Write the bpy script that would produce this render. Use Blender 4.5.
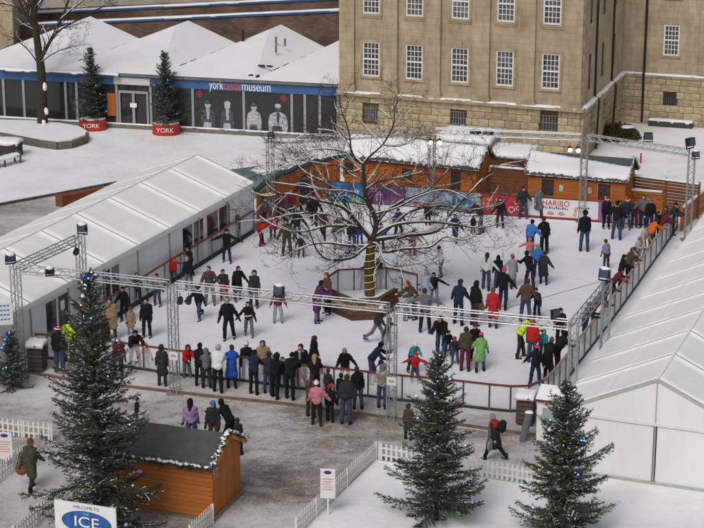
import bpy, bmesh, math, random
import numpy as np
from mathutils import Vector, Matrix
random.seed(7); rng = np.random.default_rng(7)
for o in list(bpy.data.objects): bpy.data.objects.remove(o, do_unlink=True)
scene = bpy.context.scene
col = scene.collection
R = math.radians

# ------------------------------------------------------------------ camera, sky, sun, exposure
F_PX, PITCH, CAM_H = 1930.0, R(17.2), 25.0
cam_d = bpy.data.cameras.new('camera'); cam = bpy.data.objects.new('camera', cam_d); col.objects.link(cam)
cam.location = (0, 0, CAM_H); cam.rotation_euler = (R(90) - PITCH, 0, 0)
cam_d.sensor_width = 36; cam_d.lens = F_PX / 704 * 36; cam_d.clip_end = 3000; cam_d.clip_start = 1
scene.camera = cam
scene.render.resolution_x = 1024; scene.render.resolution_y = 768
SUN_EL, SUN_AZ = 48, 205            # azimuth from +Y clockwise: behind the camera, a little to the left
world = bpy.data.worlds.new('World'); scene.world = world; world.use_nodes = True
wn = world.node_tree.nodes; wl = world.node_tree.links
sky = wn.new('ShaderNodeTexSky'); sky.sky_type = 'NISHITA'; sky.sun_disc = False
sky.sun_elevation = R(SUN_EL); sky.sun_rotation = R(SUN_AZ); sky.dust_density = 6; sky.air_density = 1.0; sky.ozone_density = 1.0
hs = wn.new('ShaderNodeHueSaturation'); hs.inputs['Saturation'].default_value = 0.72
wl.new(sky.outputs[0], hs.inputs['Color']); wl.new(hs.outputs[0], wn['Background'].inputs[0])
wn['Background'].inputs[1].default_value = 0.075
sd = bpy.data.lights.new('sun', 'SUN'); sun = bpy.data.objects.new('sun', sd); col.objects.link(sun)
sd.energy = 1.0; sd.angle = R(24); sd.color = (0.985, 0.985, 1.0)
dirv = Vector((math.sin(R(SUN_AZ)) * math.cos(R(SUN_EL)), math.cos(R(SUN_AZ)) * math.cos(R(SUN_EL)), math.sin(R(SUN_EL))))
sun.rotation_euler = dirv.to_track_quat('Z', 'Y').to_euler()
scene.view_settings.view_transform = 'Standard'; scene.view_settings.look = 'None'
scene.view_settings.exposure = 0.1; scene.view_settings.gamma = 1.0

# ------------------------------------------------------------------ surveying: photo point -> place on the ground / at a height
def ray(px, py):
    dx, dz = (px - 352) / F_PX, -(py - 264) / F_PX
    return Vector((dx, math.cos(PITCH) + dz * math.sin(PITCH), -math.sin(PITCH) + dz * math.cos(PITCH)))
def at(px, py, z=0.0):
    r = ray(px, py); t = (z - CAM_H) / r.z
    return Vector((r.x * t, r.y * t, z))
def at_y(px, py, Y):
    r = ray(px, py); t = Y / r.y
    return Vector((r.x * t, Y, CAM_H + r.z * t))
def height_at(P, py):
    """height of a point above ground spot P that shows at photo row py"""
    a = -(py - 264) / F_PX; c, s = math.cos(PITCH), math.sin(PITCH)
    return CAM_H + P.y * (a * c - s) / (c + a * s)

# ------------------------------------------------------------------ materials
MATS = {}
def pbsdf(name):
    m = bpy.data.materials.new(name); m.use_nodes = True
    return m, m.node_tree.nodes, m.node_tree.links, m.node_tree.nodes['Principled BSDF']
def mat(name, c, rough=0.8, var=0.18, scale=6.0, bump=0.0, bscale=None, metal=0.0, spec=0.3, rnd=0.0, stretch=None, c2=None):
    """plain surface: colour with cloudy variation, optional per-object variation and fine relief"""
    if name in MATS: return MATS[name]
    m, n, l, b = pbsdf(name)
    tc = n.new('ShaderNodeTexCoord'); src = tc.outputs['Object']
    if stretch:
        mp = n.new('ShaderNodeMapping'); mp.inputs['Scale'].default_value = stretch; l.new(src, mp.inputs[0]); src = mp.outputs[0]
    nz = n.new('ShaderNodeTexNoise'); nz.inputs['Scale'].default_value = scale; nz.inputs['Detail'].default_value = 6; nz.inputs['Roughness'].default_value = 0.65
    l.new(src, nz.inputs['Vector'])
    rp = n.new('ShaderNodeValToRGB'); rp.color_ramp.elements[0].position = 0.3; rp.color_ramp.elements[1].position = 0.72
    lo = tuple(x * (1 - var) for x in c); hi = c2 if c2 else tuple(min(0.95, x * (1 + var)) for x in c)
    rp.color_ramp.elements[0].color = (*lo, 1); rp.color_ramp.elements[1].color = (*hi, 1)
    l.new(nz.outputs['Fac'], rp.inputs[0]); out = rp.outputs[0]
    if rnd:
        oi = n.new('ShaderNodeObjectInfo'); mr = n.new('ShaderNodeMapRange'); mr.inputs[3].default_value = 1 - rnd; mr.inputs[4].default_value = 1 + rnd
        l.new(oi.outputs['Random'], mr.inputs[0]); mx = n.new('ShaderNodeMix'); mx.data_type = 'RGBA'; mx.blend_type = 'MULTIPLY'; mx.inputs[0].default_value = 1
        l.new(out, mx.inputs[6]); l.new(mr.outputs[0], mx.inputs[7]); out = mx.outputs[2]
    l.new(out, b.inputs['Base Color'])
    b.inputs['Roughness'].default_value = rough; b.inputs['Metallic'].default_value = metal; b.inputs['Specular IOR Level'].default_value = spec
    if bump:
        n2 = n.new('ShaderNodeTexNoise'); n2.inputs['Scale'].default_value = bscale or scale * 4; n2.inputs['Detail'].default_value = 4
        l.new(src, n2.inputs['Vector'])
        bp = n.new('ShaderNodeBump'); bp.inputs['Strength'].default_value = bump; bp.inputs['Distance'].default_value = 0.03
        l.new(n2.outputs['Fac'], bp.inputs['Height']); l.new(bp.outputs[0], b.inputs['Normal'])
    MATS[name] = m; return m
def fabric(c):
    key = 'fabric_%02x%02x%02x' % tuple(int(min(1, x) * 255) for x in c)
    return mat(key, c, 0.92, 0.28 if max(c) < .3 else .14, 9.0, 0.35, 22, spec=0.15)
def emit(name, c, s):
    if name in MATS: return MATS[name]
    m, n, l, b = pbsdf(name)
    b.inputs['Emission Color'].default_value = (*c, 1); b.inputs['Emission Strength'].default_value = s; b.inputs['Base Color'].default_value = (*c, 1)
    MATS[name] = m; return m
def glassy(name, c, alpha, rough=0.12):
    if name in MATS: return MATS[name]
    m, n, l, b = pbsdf(name)
    b.inputs['Base Color'].default_value = (*c, 1); b.inputs['Roughness'].default_value = rough; b.inputs['Alpha'].default_value = alpha
    MATS[name] = m; return m

SNOW = mat('snow', (0.80, 0.80, 0.825), 0.9, 0.05, 1.2, 0.35, 9.0, spec=0.2)
SNOW_ROOF = mat('snow_roof', (0.80, 0.80, 0.825), 0.9, 0.04, 0.7, 0.25, 5.0, spec=0.2)
STEEL = mat('truss_aluminium', (0.42, 0.42, 0.43), 0.42, 0.15, 20, metal=0.65)
BLACKM = mat('black_metal', (0.018, 0.019, 0.022), 0.5, 0.3, 12)
PVC = mat('white_pvc', (0.83, 0.83, 0.82), 0.62, 0.045, 0.9, 0.18, 2.5)
PVC_WALL = mat('pvc_wall', (0.76, 0.76, 0.745), 0.62, 0.07, 0.8, 0.5, 2.6, stretch=(1, 1, 0.25))
ALU = mat('grey_aluminium_frame', (0.34, 0.34, 0.34), 0.5, 0.1, 8, metal=0.3)
DARKGLASS = mat('dark_glass', (0.022, 0.024, 0.026), 0.09, 0.4, 1.2, spec=0.6)
ORANGE = mat('orange_timber', (0.48, 0.155, 0.034), 0.68, 0.22, 3.0, 0.25, 14, rnd=0.14, stretch=(1, 1, 5))
ORANGE_H = mat('orange_timber_boards', (0.43, 0.14, 0.033), 0.7, 0.25, 3.0, 0.25, 14, rnd=0.16, stretch=(0.5, 0.5, 5))
BROWNWOOD = mat('brown_fence_timber', (0.16, 0.065, 0.03), 0.8, 0.3, 4, 0.3, 14, rnd=0.22)
WHITEWOOD = mat('white_painted_wood', (0.70, 0.69, 0.66), 0.65, 0.1, 5)
BARK = mat('bark', (0.045, 0.036, 0.026), 0.95, 0.45, 7, 0.8, 24)
MOSSBARK = mat('mossy_bark', (0.075, 0.07, 0.022), 0.95, 0.5, 5, 0.8, 22)
NEEDLE = mat('spruce_needles', (0.032, 0.050, 0.028), 0.8, 0.5, 2.5, c2=(0.105, 0.125, 0.078))
RAILRED = mat('red_brown_rail', (0.16, 0.045, 0.03), 0.55, 0.2, 6)
POSTG = mat('dark_grey_post', (0.10, 0.10, 0.105), 0.5, 0.2, 6, metal=0.3)
RUBBER = mat('dark_rubber_kickboard', (0.035, 0.036, 0.042), 0.8, 0.25, 4)
FELT = mat('grey_roof_felt', (0.085, 0.087, 0.085), 0.95, 0.2, 2.5, 0.5, 40)
GARLAND = mat('garland_green', (0.018, 0.03, 0.016), 0.85, 0.5, 12)
CLEARP = glassy('clear_barrier_panel', (0.78, 0.79, 0.82), 0.28)
GREYP = glassy('frosted_barrier_panel', (0.62, 0.62, 0.64), 0.5, 0.3)

# ------------------------------------------------------------------ mesh helpers
def fast_mesh(name, V, faces_list, smooth=False, mats=(), midx=None):
    """V (n,3); faces_list = list of int arrays (m,k), k = 3 or 4"""
    me = bpy.data.meshes.new(name)
    V = np.asarray(V, dtype=np.float32)
    me.vertices.add(len(V)); me.vertices.foreach_set('co', V.ravel())
    loops = np.concatenate([f.ravel() for f in faces_list]).astype(np.int32)
    tot = np.concatenate([np.full(len(f), f.shape[1], np.int32) for f in faces_list])
    start = np.concatenate([[0], np.cumsum(tot)[:-1]]).astype(np.int32)
    me.loops.add(len(loops)); me.loops.foreach_set('vertex_index', loops)
    me.polygons.add(len(tot)); me.polygons.foreach_set('loop_start', start); me.polygons.foreach_set('loop_total', tot)
    for m in mats: me.materials.append(m)
    if midx is not None: me.polygons.foreach_set('material_index', np.asarray(midx, np.int32))
    if smooth: me.polygons.foreach_set('use_smooth', np.ones(len(tot), bool))
    me.update(calc_edges=True); me.validate()
    return me
def link(name, me, parent=None, loc=None, rz=0):
    o = bpy.data.objects.new(name, me); col.objects.link(o)
    if parent: o.parent = parent
    if loc is not None: o.location = loc
    if rz: o.rotation_euler = (0, 0, rz)
    return o
def tag(o, label=None, cat=None, group=None, kind=None):
    if label: o['label'] = label
    if cat: o['category'] = cat
    if group: o['group'] = group
    if kind: o['kind'] = kind
    return o
def thing(name, label, cat, loc=(0, 0, 0), rz=0, group=None):
    o = bpy.data.objects.new(name, None); col.objects.link(o); o.location = loc; o.rotation_euler = (0, 0, rz)
    o.empty_display_size = 0.2
    return tag(o, label, cat, group)
class MB:
    def __init__(s): s.v = []; s.f = []
    def add(s, vs, fs):
        b = len(s.v); s.v += [tuple(v) for v in vs]; s.f += [tuple(b + i for i in f) for f in fs]; return s
    def box(s, x0, x1, y0, y1, z0, z1):
        return s.add([(x0,y0,z0),(x1,y0,z0),(x1,y1,z0),(x0,y1,z0),(x0,y0,z1),(x1,y0,z1),(x1,y1,z1),(x0,y1,z1)],
                     [(0,3,2,1),(4,5,6,7),(0,1,5,4),(1,2,6,5),(2,3,7,6),(3,0,4,7)])
    def prism(s, pts, z0, z1):
        n = len(pts); z0s = z0 if hasattr(z0, '__len__') else [z0]*n; z1s = z1 if hasattr(z1, '__len__') else [z1]*n
        vs = [(p[0], p[1], z0s[i]) for i, p in enumerate(pts)] + [(p[0], p[1], z1s[i]) for i, p in enumerate(pts)]
        return s.add(vs, [tuple(range(n))[::-1], tuple(range(n, 2*n))] + [(i, (i+1) % n, n+(i+1) % n, n+i) for i in range(n)])
    def extrude(s, pts, d):            # planar polygon (3-D points) pushed along d
        n = len(pts); d = Vector(d); a = [Vector(p) for p in pts]
        return s.add(a + [p + d for p in a], [tuple(range(n))[::-1], tuple(range(n, 2*n))] + [(i, (i+1) % n, n+(i+1) % n, n+i) for i in range(n)])
    def tube(s, a, b, r0, r1=None, n=6, caps=True):
        r1 = r0 if r1 is None else r1; a = Vector(a); b = Vector(b); d = (b - a)
        if d.length < 1e-6: return s
        q = d.to_track_quat('Z', 'Y'); vs = []
        for p, r in ((a, r0), (b, r1)):
            for i in range(n):
                t = 2*math.pi*i/n; vs.append(p + q @ Vector((r*math.cos(t), r*math.sin(t), 0)))
        fs = [(i, (i+1) % n, n+(i+1) % n, n+i) for i in range(n)]
        if caps: fs += [tuple(range(n))[::-1], tuple(range(n, 2*n))]
        return s.add(vs, fs)
    def bar(s, a, b, w, h, up=(0,0,1)):  # rectangular bar between points
        a = Vector(a); b = Vector(b); d = (b-a).normalized(); up = Vector(up)
        x = d.cross(up)
        if x.length < 1e-4: x = Vector((1,0,0))
        x.normalize(); z = x.cross(d).normalized(); vs = []
        for p in (a, b):
            for i, j in ((-1,-1),(1,-1),(1,1),(-1,1)): vs.append(p + x*w/2*i + z*h/2*j)
        return s.add(vs, [(0,1,2,3)[::-1], (4,5,6,7), (0,1,5,4), (1,2,6,5), (2,3,7,6), (3,0,4,7)])
    def mesh(s, name, m, smooth=False):
        me = bpy.data.meshes.new(name); me.from_pydata(s.v, [], s.f); me.materials.append(m)
        bm = bmesh.new(); bm.from_mesh(me); bmesh.ops.recalc_face_normals(bm, faces=bm.faces); bm.to_mesh(me); bm.free()
        if smooth: me.polygons.foreach_set('use_smooth', [True]*len(me.polygons))
        return me
    def build(s, name, m, parent=None, smooth=False, loc=None, rz=0):
        return link(name, s.mesh(name, m, smooth), parent, loc, rz)
UNIT = {}
def unit_box(m):
    """shared bevelled unit block, scaled by the object"""
    if m.name not in UNIT:
        bm = bmesh.new(); bmesh.ops.create_cube(bm, size=1.0)
        bmesh.ops.bevel(bm, geom=bm.edges[:], offset=0.035, segments=1, affect='EDGES')
        me = bpy.data.meshes.new('block'); bm.to_mesh(me); bm.free(); me.materials.append(m); UNIT[m.name] = me
    return UNIT[m.name]
def piece(name, m, parent, c, size, rz=0):
    o = link(name, unit_box(m), parent, c, rz); o.scale = size; return o
def lump(name, m, parent, c, size, seed=0, sub=2, amp=0.15, smooth=True):
    r = random.Random(seed); bm = bmesh.new(); bmesh.ops.create_icosphere(bm, subdivisions=sub, radius=1)
    for v in bm.verts:
        k = 1 + r.uniform(-amp, amp); v.co = Vector((v.co.x*size[0]*k, v.co.y*size[1]*k, v.co.z*size[2]*k))
    me = bpy.data.meshes.new(name); bm.to_mesh(me); bm.free(); me.materials.append(m)
    if smooth: me.polygons.foreach_set('use_smooth', [True]*len(me.polygons))
    return link(name, me, parent, c)
def snow_slab(name, parent, P00, P10, P11, P01, t=0.1, nx=24, ny=8, ragged=0.12, m=None, seed=1, cover=None):
    """snow lying on a sloping quad (corner points: eave start, eave end, ridge end, ridge start), with an uneven eave edge"""
    r = np.random.default_rng(seed); P = [np.array(p, float) for p in (P00, P10, P11, P01)]
    u = np.linspace(0, 1, nx); w = np.linspace(0, 1, ny)
    off = r.uniform(-1, 1, nx) * ragged; off2 = np.convolve(r.uniform(-1, 1, nx+4), np.ones(5)/5, 'valid') * ragged * 2
    V = []
    ln = np.linalg.norm(P[3]-P[0]) + 1e-6
    nrm = np.cross(P[1]-P[0], P[3]-P[0]); nrm /= np.linalg.norm(nrm) + 1e-9
    if nrm[2] < 0: nrm = -nrm
    for i in range(nx):
        s0 = (off[i] + off2[i]) / ln
        for j in range(ny):
            b = s0 + (1 - s0) * w[j]
            p = (P[0]*(1-u[i]) + P[1]*u[i])*(1-b) + (P[3]*(1-u[i]) + P[2]*u[i])*b
            th = t * min(1, 3.2*min(w[j], 0.35) + 0.12) * (0.75 + 0.5*r.random()); V.append(p + nrm*th)
    top = len(V)
    for i in range(nx):
        for j in range(ny): V.append(np.array(V[i*ny+j]) - nrm*(t*1.3))
    Fq = []
    for i in range(nx-1):
        for j in range(ny-1):
            a = i*ny+j; Fq.append((a, a+ny, a+ny+1, a+1)); Fq.append((top+a, top+a+1, top+a+ny+1, top+a+ny))
    for i in range(nx-1):
        a = i*ny; Fq.append((a, top+a, top+a+ny, a+ny)); a = i*ny+ny-1; Fq.append((a, a+ny, top+a+ny, top+a))
    for j in range(ny-1):
        a = j; Fq.append((a, a+1, top+a+1, top+a)); a = (nx-1)*ny+j; Fq.append((a, top+a, top+a+1, a+1))
    me = fast_mesh(name, np.array(V), [np.array(Fq)], True, [m or SNOW_ROOF])
    return link(name, me, parent)
def text(name, body, size, m, parent, loc, rot, depth=0.004, align='CENTER', squeeze=1.0):
    cu = bpy.data.curves.new(name, 'FONT'); cu.body = body; cu.size = size; cu.align_x = align; cu.align_y = 'CENTER'; cu.extrude = depth
    tmp = bpy.data.objects.new(name, cu); col.objects.link(tmp)
    dg = bpy.context.evaluated_depsgraph_get(); me = bpy.data.meshes.new_from_object(tmp.evaluated_get(dg)); bpy.data.objects.remove(tmp)
    me.materials.clear(); me.materials.append(m)
    o = link(name, me, parent, loc); o.rotation_euler = rot; o.scale = (squeeze, 1, 1); return o
def frame_of(A, B):
    """origin A, x along A->B on the ground; returns location, angle, length"""
    d = Vector((B.x-A.x, B.y-A.y)); return Vector((A.x, A.y, 0)), math.atan2(d.y, d.x), d.length

# ================================================================== SETTING: ground, paving, rink
def sheet(name, pts, z, m, kind='structure'):
    mb = MB(); mb.add([(p[0], p[1], z) for p in pts], [tuple(range(len(pts)))])
    o = mb.build(name, m); tag(o, kind=kind); return o
G = 1500
ground_m, n, l, b = pbsdf('snowy_ground')
tc = n.new('ShaderNodeTexCoord')
n1 = n.new('ShaderNodeTexNoise'); n1.inputs['Scale'].default_value = 0.35; n1.inputs['Detail'].default_value = 7; n1.inputs['Roughness'].default_value = 0.6
n2 = n.new('ShaderNodeTexNoise'); n2.inputs['Scale'].default_value = 3.5; n2.inputs['Detail'].default_value = 5
l.new(tc.outputs['Object'], n1.inputs[0]); l.new(tc.outputs['Object'], n2.inputs[0])
rp = n.new('ShaderNodeValToRGB'); e = rp.color_ramp.elements
e[0].position = 0.30; e[0].color = (0.68, 0.68, 0.69, 1); e[1].position = 0.55; e[1].color = (0.82, 0.82, 0.845, 1)
l.new(n1.outputs[0], rp.inputs[0]); b.inputs['Roughness'].default_value = 0.9
vo = n.new('ShaderNodeTexVoronoi'); vo.inputs['Scale'].default_value = 1.5; vo.inputs['Randomness'].default_value = 1.0        # scattered footprints and scuffs
dn = n.new('ShaderNodeTexNoise'); dn.inputs['Scale'].default_value = 5; l.new(tc.outputs['Object'], dn.inputs[0])
wv = n.new('ShaderNodeMix'); wv.data_type = 'RGBA'; wv.blend_type = 'LINEAR_LIGHT'; wv.inputs[0].default_value = 0.35; l.new(tc.outputs['Object'], wv.inputs[6]); l.new(dn.outputs['Color'], wv.inputs[7]); l.new(wv.outputs[2], vo.inputs['Vector'])
vr = n.new('ShaderNodeMapRange'); vr.inputs[1].default_value = 0.10; vr.inputs[2].default_value = 0.2; vr.inputs[3].default_value = 1; vr.inputs[4].default_value = 0; l.new(vo.outputs['Distance'], vr.inputs[0])
pn = n.new('ShaderNodeTexNoise'); pn.inputs['Scale'].default_value = 0.22; pn.inputs['Detail'].default_value = 2; l.new(tc.outputs['Object'], pn.inputs[0])
pr_ = n.new('ShaderNodeMapRange'); pr_.inputs[1].default_value = 0.5; pr_.inputs[2].default_value = 0.62; l.new(pn.outputs[0], pr_.inputs[0])
pm = n.new('ShaderNodeMath'); pm.operation = 'MULTIPLY'; l.new(vr.outputs[0], pm.inputs[0]); l.new(pr_.outputs[0], pm.inputs[1])
pmx = n.new('ShaderNodeMix'); pmx.data_type = 'RGBA'; l.new(pm.outputs[0], pmx.inputs[0]); l.new(rp.outputs[0], pmx.inputs[6]); pmx.inputs[7].default_value = (0.52, 0.515, 0.51, 1); l.new(pmx.outputs[2], b.inputs['Base Color'])
bp = n.new('ShaderNodeBump'); bp.inputs['Strength'].default_value = 0.5; bp.inputs['Distance'].default_value = 0.06
l.new(n2.outputs[0], bp.inputs['Height']); l.new(bp.outputs[0], b.inputs['Normal'])
sheet('ground', [(-G, -G), (G, -G), (G, G), (-G, G)], 0, ground_m)

def slush_material(name, cover, brown, brown2):
    m, n, l, b = pbsdf(name)
    tc = n.new('ShaderNodeTexCoord'); mp = n.new('ShaderNodeMapping'); mp.inputs['Rotation'].default_value = (0, 0, R(18)); mp.inputs['Scale'].default_value = (1, 1.5, 1)
    l.new(tc.outputs['Object'], mp.inputs[0])
    big = n.new('ShaderNodeTexNoise'); big.inputs['Scale'].default_value = 0.16; big.inputs['Detail'].default_value = 3
    mid = n.new('ShaderNodeTexNoise'); mid.inputs['Scale'].default_value = 1.3; mid.inputs['Detail'].default_value = 9; mid.inputs['Roughness'].default_value = 0.78; mid.inputs['Distortion'].default_value = 0.6
    fine = n.new('ShaderNodeTexNoise'); fine.inputs['Scale'].default_value = 11; fine.inputs['Detail'].default_value = 6; fine.inputs['Roughness'].default_value = 0.7
    for t in (big, mid, fine): l.new(mp.outputs[0], t.inputs[0])
    a1 = n.new('ShaderNodeMath'); a1.operation = 'MULTIPLY_ADD'; a1.inputs[1].default_value = 1.35; l.new(big.outputs[0], a1.inputs[0]); l.new(mid.outputs[0], a1.inputs[2])
    a2 = n.new('ShaderNodeMath'); a2.operation = 'MULTIPLY_ADD'; a2.inputs[1].default_value = 0.8; l.new(fine.outputs[0], a2.inputs[0]); l.new(a1.outputs[0], a2.inputs[2])
    rp = n.new('ShaderNodeValToRGB'); e = rp.color_ramp.elements
    e[0].position = cover - 0.13; e[0].color = (*brown, 1); e[1].position = cover + 0.13; e[1].color = (0.66, 0.65, 0.65, 1)
    k = e.new(cover - 0.045); k.color = (*brown2, 1); k = e.new(cover + 0.03); k.color = (0.47, 0.445, 0.425, 1)
    sc = n.new('ShaderNodeMath'); sc.operation = 'DIVIDE'; sc.inputs[1].default_value = 2.75; l.new(a2.outputs[0], sc.inputs[0])
    l.new(sc.outputs[0], rp.inputs[0]); l.new(rp.outputs[0], b.inputs['Base Color'])
    rr = n.new('ShaderNodeMapRange'); rr.inputs[1].default_value = 0.4; rr.inputs[2].default_value = 0.7; rr.inputs[3].default_value = 0.45; rr.inputs[4].default_value = 0.9
    l.new(sc.outputs[0], rr.inputs[0]); l.new(rr.outputs[0], b.inputs['Roughness'])
    bp = n.new('ShaderNodeBump'); bp.inputs['Strength'].default_value = 0.8; bp.inputs['Distance'].default_value = 0.05
    l.new(sc.outputs[0], bp.inputs['Height']); l.new(bp.outputs[0], b.inputs['Normal'])
    return m
SLUSH = slush_material('trodden_slush_on_brick_paving', 0.56, (0.085, 0.066, 0.054), (0.23, 0.195, 0.17))
PATHM = slush_material('slushy_path', 0.56, (0.14, 0.12, 0.10), (0.30, 0.275, 0.24))
DECKM = slush_material('wet_deck_snow', 0.55, (0.19, 0.17, 0.15), (0.33, 0.31, 0.29))
sheet('paving', [at(*p) for p in [(-60, 368), (20, 372), (140, 389), (282, 405), (400, 420), (545, 438), (575, 455), (565, 490), (480, 477), (376, 459.5), (318, 515), (270, 575), (-60, 590)]], 0.004, SLUSH)
sheet('path', [at(*p) for p in [(-40, 214), (0, 206), (60, 195), (118, 184), (150, 190), (110, 215), (40, 255), (-40, 300)]], 0.004, PATHM)
mbk = MB()
kp = [at(*p) for p in [(-40, 213), (0, 205.5), (60, 194.5), (118, 183.5)]]
for a_, b_ in zip(kp[:-1], kp[1:]): mbk.bar(a_ + Vector((0,0,.05)), b_ + Vector((0,0,.05)), .16, .13)
tag(mbk.build('kerb', mat('dark_kerb_stone', (.08,.075,.075), .9, .3, 4)), kind='structure')

# raised deck in front of the rink
deck_back = [(15,368),(45,362),(75,364),(123,370),(177,378),(240,384),(298,392),(368,400),(438,407),(510,415),(545,407)]
deck_front = [(10,370),(78,382),(140,389),(208,397),(282,404.5),(339,412),(400,420),(460,426),(548,438)]
dpts = [at(*p) for p in deck_front] + [at(x, y-4) for x, y in deck_back[::-1]]
mbd = MB().prism(dpts, -0.05, 0.10); tag(mbd.build('deck', DECKM), kind='structure')
mbd = MB()
dk = [at(*p) for p in deck_front]
for a_, b_ in zip(dk[:-1], dk[1:]): mbd.bar(a_ + Vector((0,-.03,.045)), b_ + Vector((0,-.03,.045)), .05, .13)
tag(mbd.build('deck_edge_board', mat('deck_edge_timber', (.15,.115,.085), .9, .35, 5)), kind='structure')

# the ice
ice_m, n, l, b = pbsdf('skated_ice')
tc = n.new('ShaderNodeTexCoord')
n1 = n.new('ShaderNodeTexNoise'); n1.inputs['Scale'].default_value = 0.5; n1.inputs['Detail'].default_value = 8; n1.inputs['Distortion'].default_value = 1.2
n2 = n.new('ShaderNodeTexNoise'); n2.inputs['Scale'].default_value = 4; n2.inputs['Detail'].default_value = 8; n2.inputs['Distortion'].default_value = 2.5
for t in (n1, n2): l.new(tc.outputs['Object'], t.inputs[0])
rp = n.new('ShaderNodeValToRGB'); e = rp.color_ramp.elements
e[0].position = 0.33; e[0].color = (0.70, 0.70, 0.745, 1); e[1].position = 0.62; e[1].color = (0.81, 0.805, 0.845, 1)
mm = n.new('ShaderNodeMath'); mm.operation = 'MULTIPLY_ADD'; mm.inputs[1].default_value = 0.35; l.new(n2.outputs[0], mm.inputs[0])
m3 = n.new('ShaderNodeMath'); m3.operation = 'MULTIPLY'; m3.inputs[1].default_value = 0.65; l.new(n1.outputs[0], m3.inputs[0]); l.new(m3.outputs[0], mm.inputs[2])
l.new(mm.outputs[0], rp.inputs[0])
sc1 = n.new('ShaderNodeTexNoise'); sc1.inputs['Scale'].default_value = 2.2; sc1.inputs['Detail'].default_value = 6; sc1.inputs['Distortion'].default_value = 0.4      # skate scratches
smp = n.new('ShaderNodeMapping'); smp.inputs['Rotation'].default_value = (0, 0, R(52)); smp.inputs['Scale'].default_value = (0.5, 9, 1); l.new(tc.outputs['Object'], smp.inputs[0]); l.new(smp.outputs[0], sc1.inputs[0])
srp = n.new('ShaderNodeValToRGB'); srp.color_ramp.elements[0].position = .36; srp.color_ramp.elements[0].color = (.925,.93,.94,1); srp.color_ramp.elements[1].position = .5; srp.color_ramp.elements[1].color = (1,1,1,1); l.new(sc1.outputs[0], srp.inputs[0])
smx = n.new('ShaderNodeMix'); smx.data_type = 'RGBA'; smx.blend_type = 'MULTIPLY'; smx.inputs[0].default_value = 1; l.new(rp.outputs[0], smx.inputs[6]); l.new(srp.outputs[0], smx.inputs[7]); l.new(smx.outputs[2], b.inputs['Base Color'])
b.inputs['Roughness'].default_value = 0.62; b.inputs['Specular IOR Level'].default_value = 0.25
bp = n.new('ShaderNodeBump'); bp.inputs['Strength'].default_value = 0.15; bp.inputs['Distance'].default_value = 0.02; l.new(n2.outputs[0], bp.inputs['Height']); l.new(bp.outputs[0], b.inputs['Normal'])
front_line = [(75,364),(123,370),(144,373),(177,378),(211,381),(240,384),(270,388),(298,392),(334,396),(368,400),(402,404),(438,407),(463,410),(489,413),(510,415),(528,414.5),(542,409)]
right_line = [(542,409),(553,398),(565,383),(578,365),(590,349.5),(602,334),(614,318),(626,301.5),(638,285),(650,267.5),(661,252),(670,239),(677,228)]
left_line = [(254,233),(240,242),(225,251),(212,259),(198,268),(181,278),(165,288),(148,299),(130,310),(112,322),(96,334)]
far_line = [(262,229),(300,213),(328,201.5),(404,206.5),(481,214.5),(526,217.5),(598,222.5),(677,227)]
rink_pts = [at(*p) for p in front_line + right_line[1:] ] + [at(*p) for p in far_line[::-1]] + [at(*p) for p in left_line]
sheet('rink_ice', rink_pts, 0.106, ice_m) if False else sheet('rink_ice', rink_pts, 0.012, ice_m)

# ================================================================== STONE BUILDING
stone_m, n, l, b = pbsdf('weathered_ashlar')
tc = n.new('ShaderNodeTexCoord'); mp = n.new('ShaderNodeMapping'); mp.inputs['Rotation'].default_value = (R(90), 0, 0); l.new(tc.outputs['Object'], mp.inputs[0])
br = n.new('ShaderNodeTexBrick'); br.inputs['Scale'].default_value = 1.0; br.inputs['Brick Width'].default_value = 0.85; br.inputs['Row Height'].default_value = 0.36
br.inputs['Mortar Size'].default_value = 0.008; br.inputs['Mortar Smooth'].default_value = 0.4; br.inputs['Bias'].default_value = 0
br.inputs['Color1'].default_value = (0.455, 0.385, 0.265, 1); br.inputs["Color2"].default_value = (0.39, 0.33, 0.225, 1); br.inputs['Mortar'].default_value = (0.27, 0.22, 0.145, 1)
l.new(mp.outputs[0], br.inputs['Vector'])
st = n.new('ShaderNodeTexNoise'); st.inputs['Scale'].default_value = 1.1; st.inputs['Detail'].default_value = 8; st.inputs['Roughness'].default_value = 0.72
mp2 = n.new('ShaderNodeMapping'); mp2.inputs['Scale'].default_value = (1.4, 1.4, 0.5); l.new(tc.outputs['Object'], mp2.inputs[0]); l.new(mp2.outputs[0], st.inputs[0])
rp = n.new('ShaderNodeValToRGB'); e = rp.color_ramp.elements; e[0].position = 0.30; e[0].color = (0.62, 0.60, 0.58, 1); e[1].position = 0.62; e[1].color = (1.05, 1.02, 1.0, 1)
l.new(st.outputs[0], rp.inputs[0])
mx = n.new('ShaderNodeMix'); mx.data_type = 'RGBA'; mx.blend_type = 'MULTIPLY'; mx.inputs[0].default_value = 1; l.new(br.outputs[0], mx.inputs[6]); l.new(rp.outputs[0], mx.inputs[7])
l.new(mx.outputs[2], b.inputs['Base Color']); b.inputs['Roughness'].default_value = 0.95
bp = n.new('ShaderNodeBump'); bp.inputs['Strength'].default_value = 0.4; bp.inputs['Distance'].default_value = 0.03; l.new(st.outputs[0], bp.inputs['Height']); l.new(bp.outputs[0], b.inputs['Normal'])
BLOCK = mat('rusticated_block', (0.40, 0.33, 0.21), 0.95, 0.4, 2.2, 0.7, 9, rnd=0.2)
TRIM = mat('stone_trim', (0.37, 0.30, 0.20), 0.93, 0.35, 1.6, 0.4, 9)
JOINT = mat('dark_joint', (0.15, 0.12, 0.08), 0.95, 0.3, 3)
SASH = mat('white_sash', (0.72, 0.72, 0.70), 0.5, 0.06, 5)
PANE = mat('window_pane', (0.055, 0.06, 0.07), 0.12, 0.75, 2.6, spec=0.6, rnd=.5, c2=(.14,.14,.15))  # paler mottling puts varied reflections into the pane colour
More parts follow.
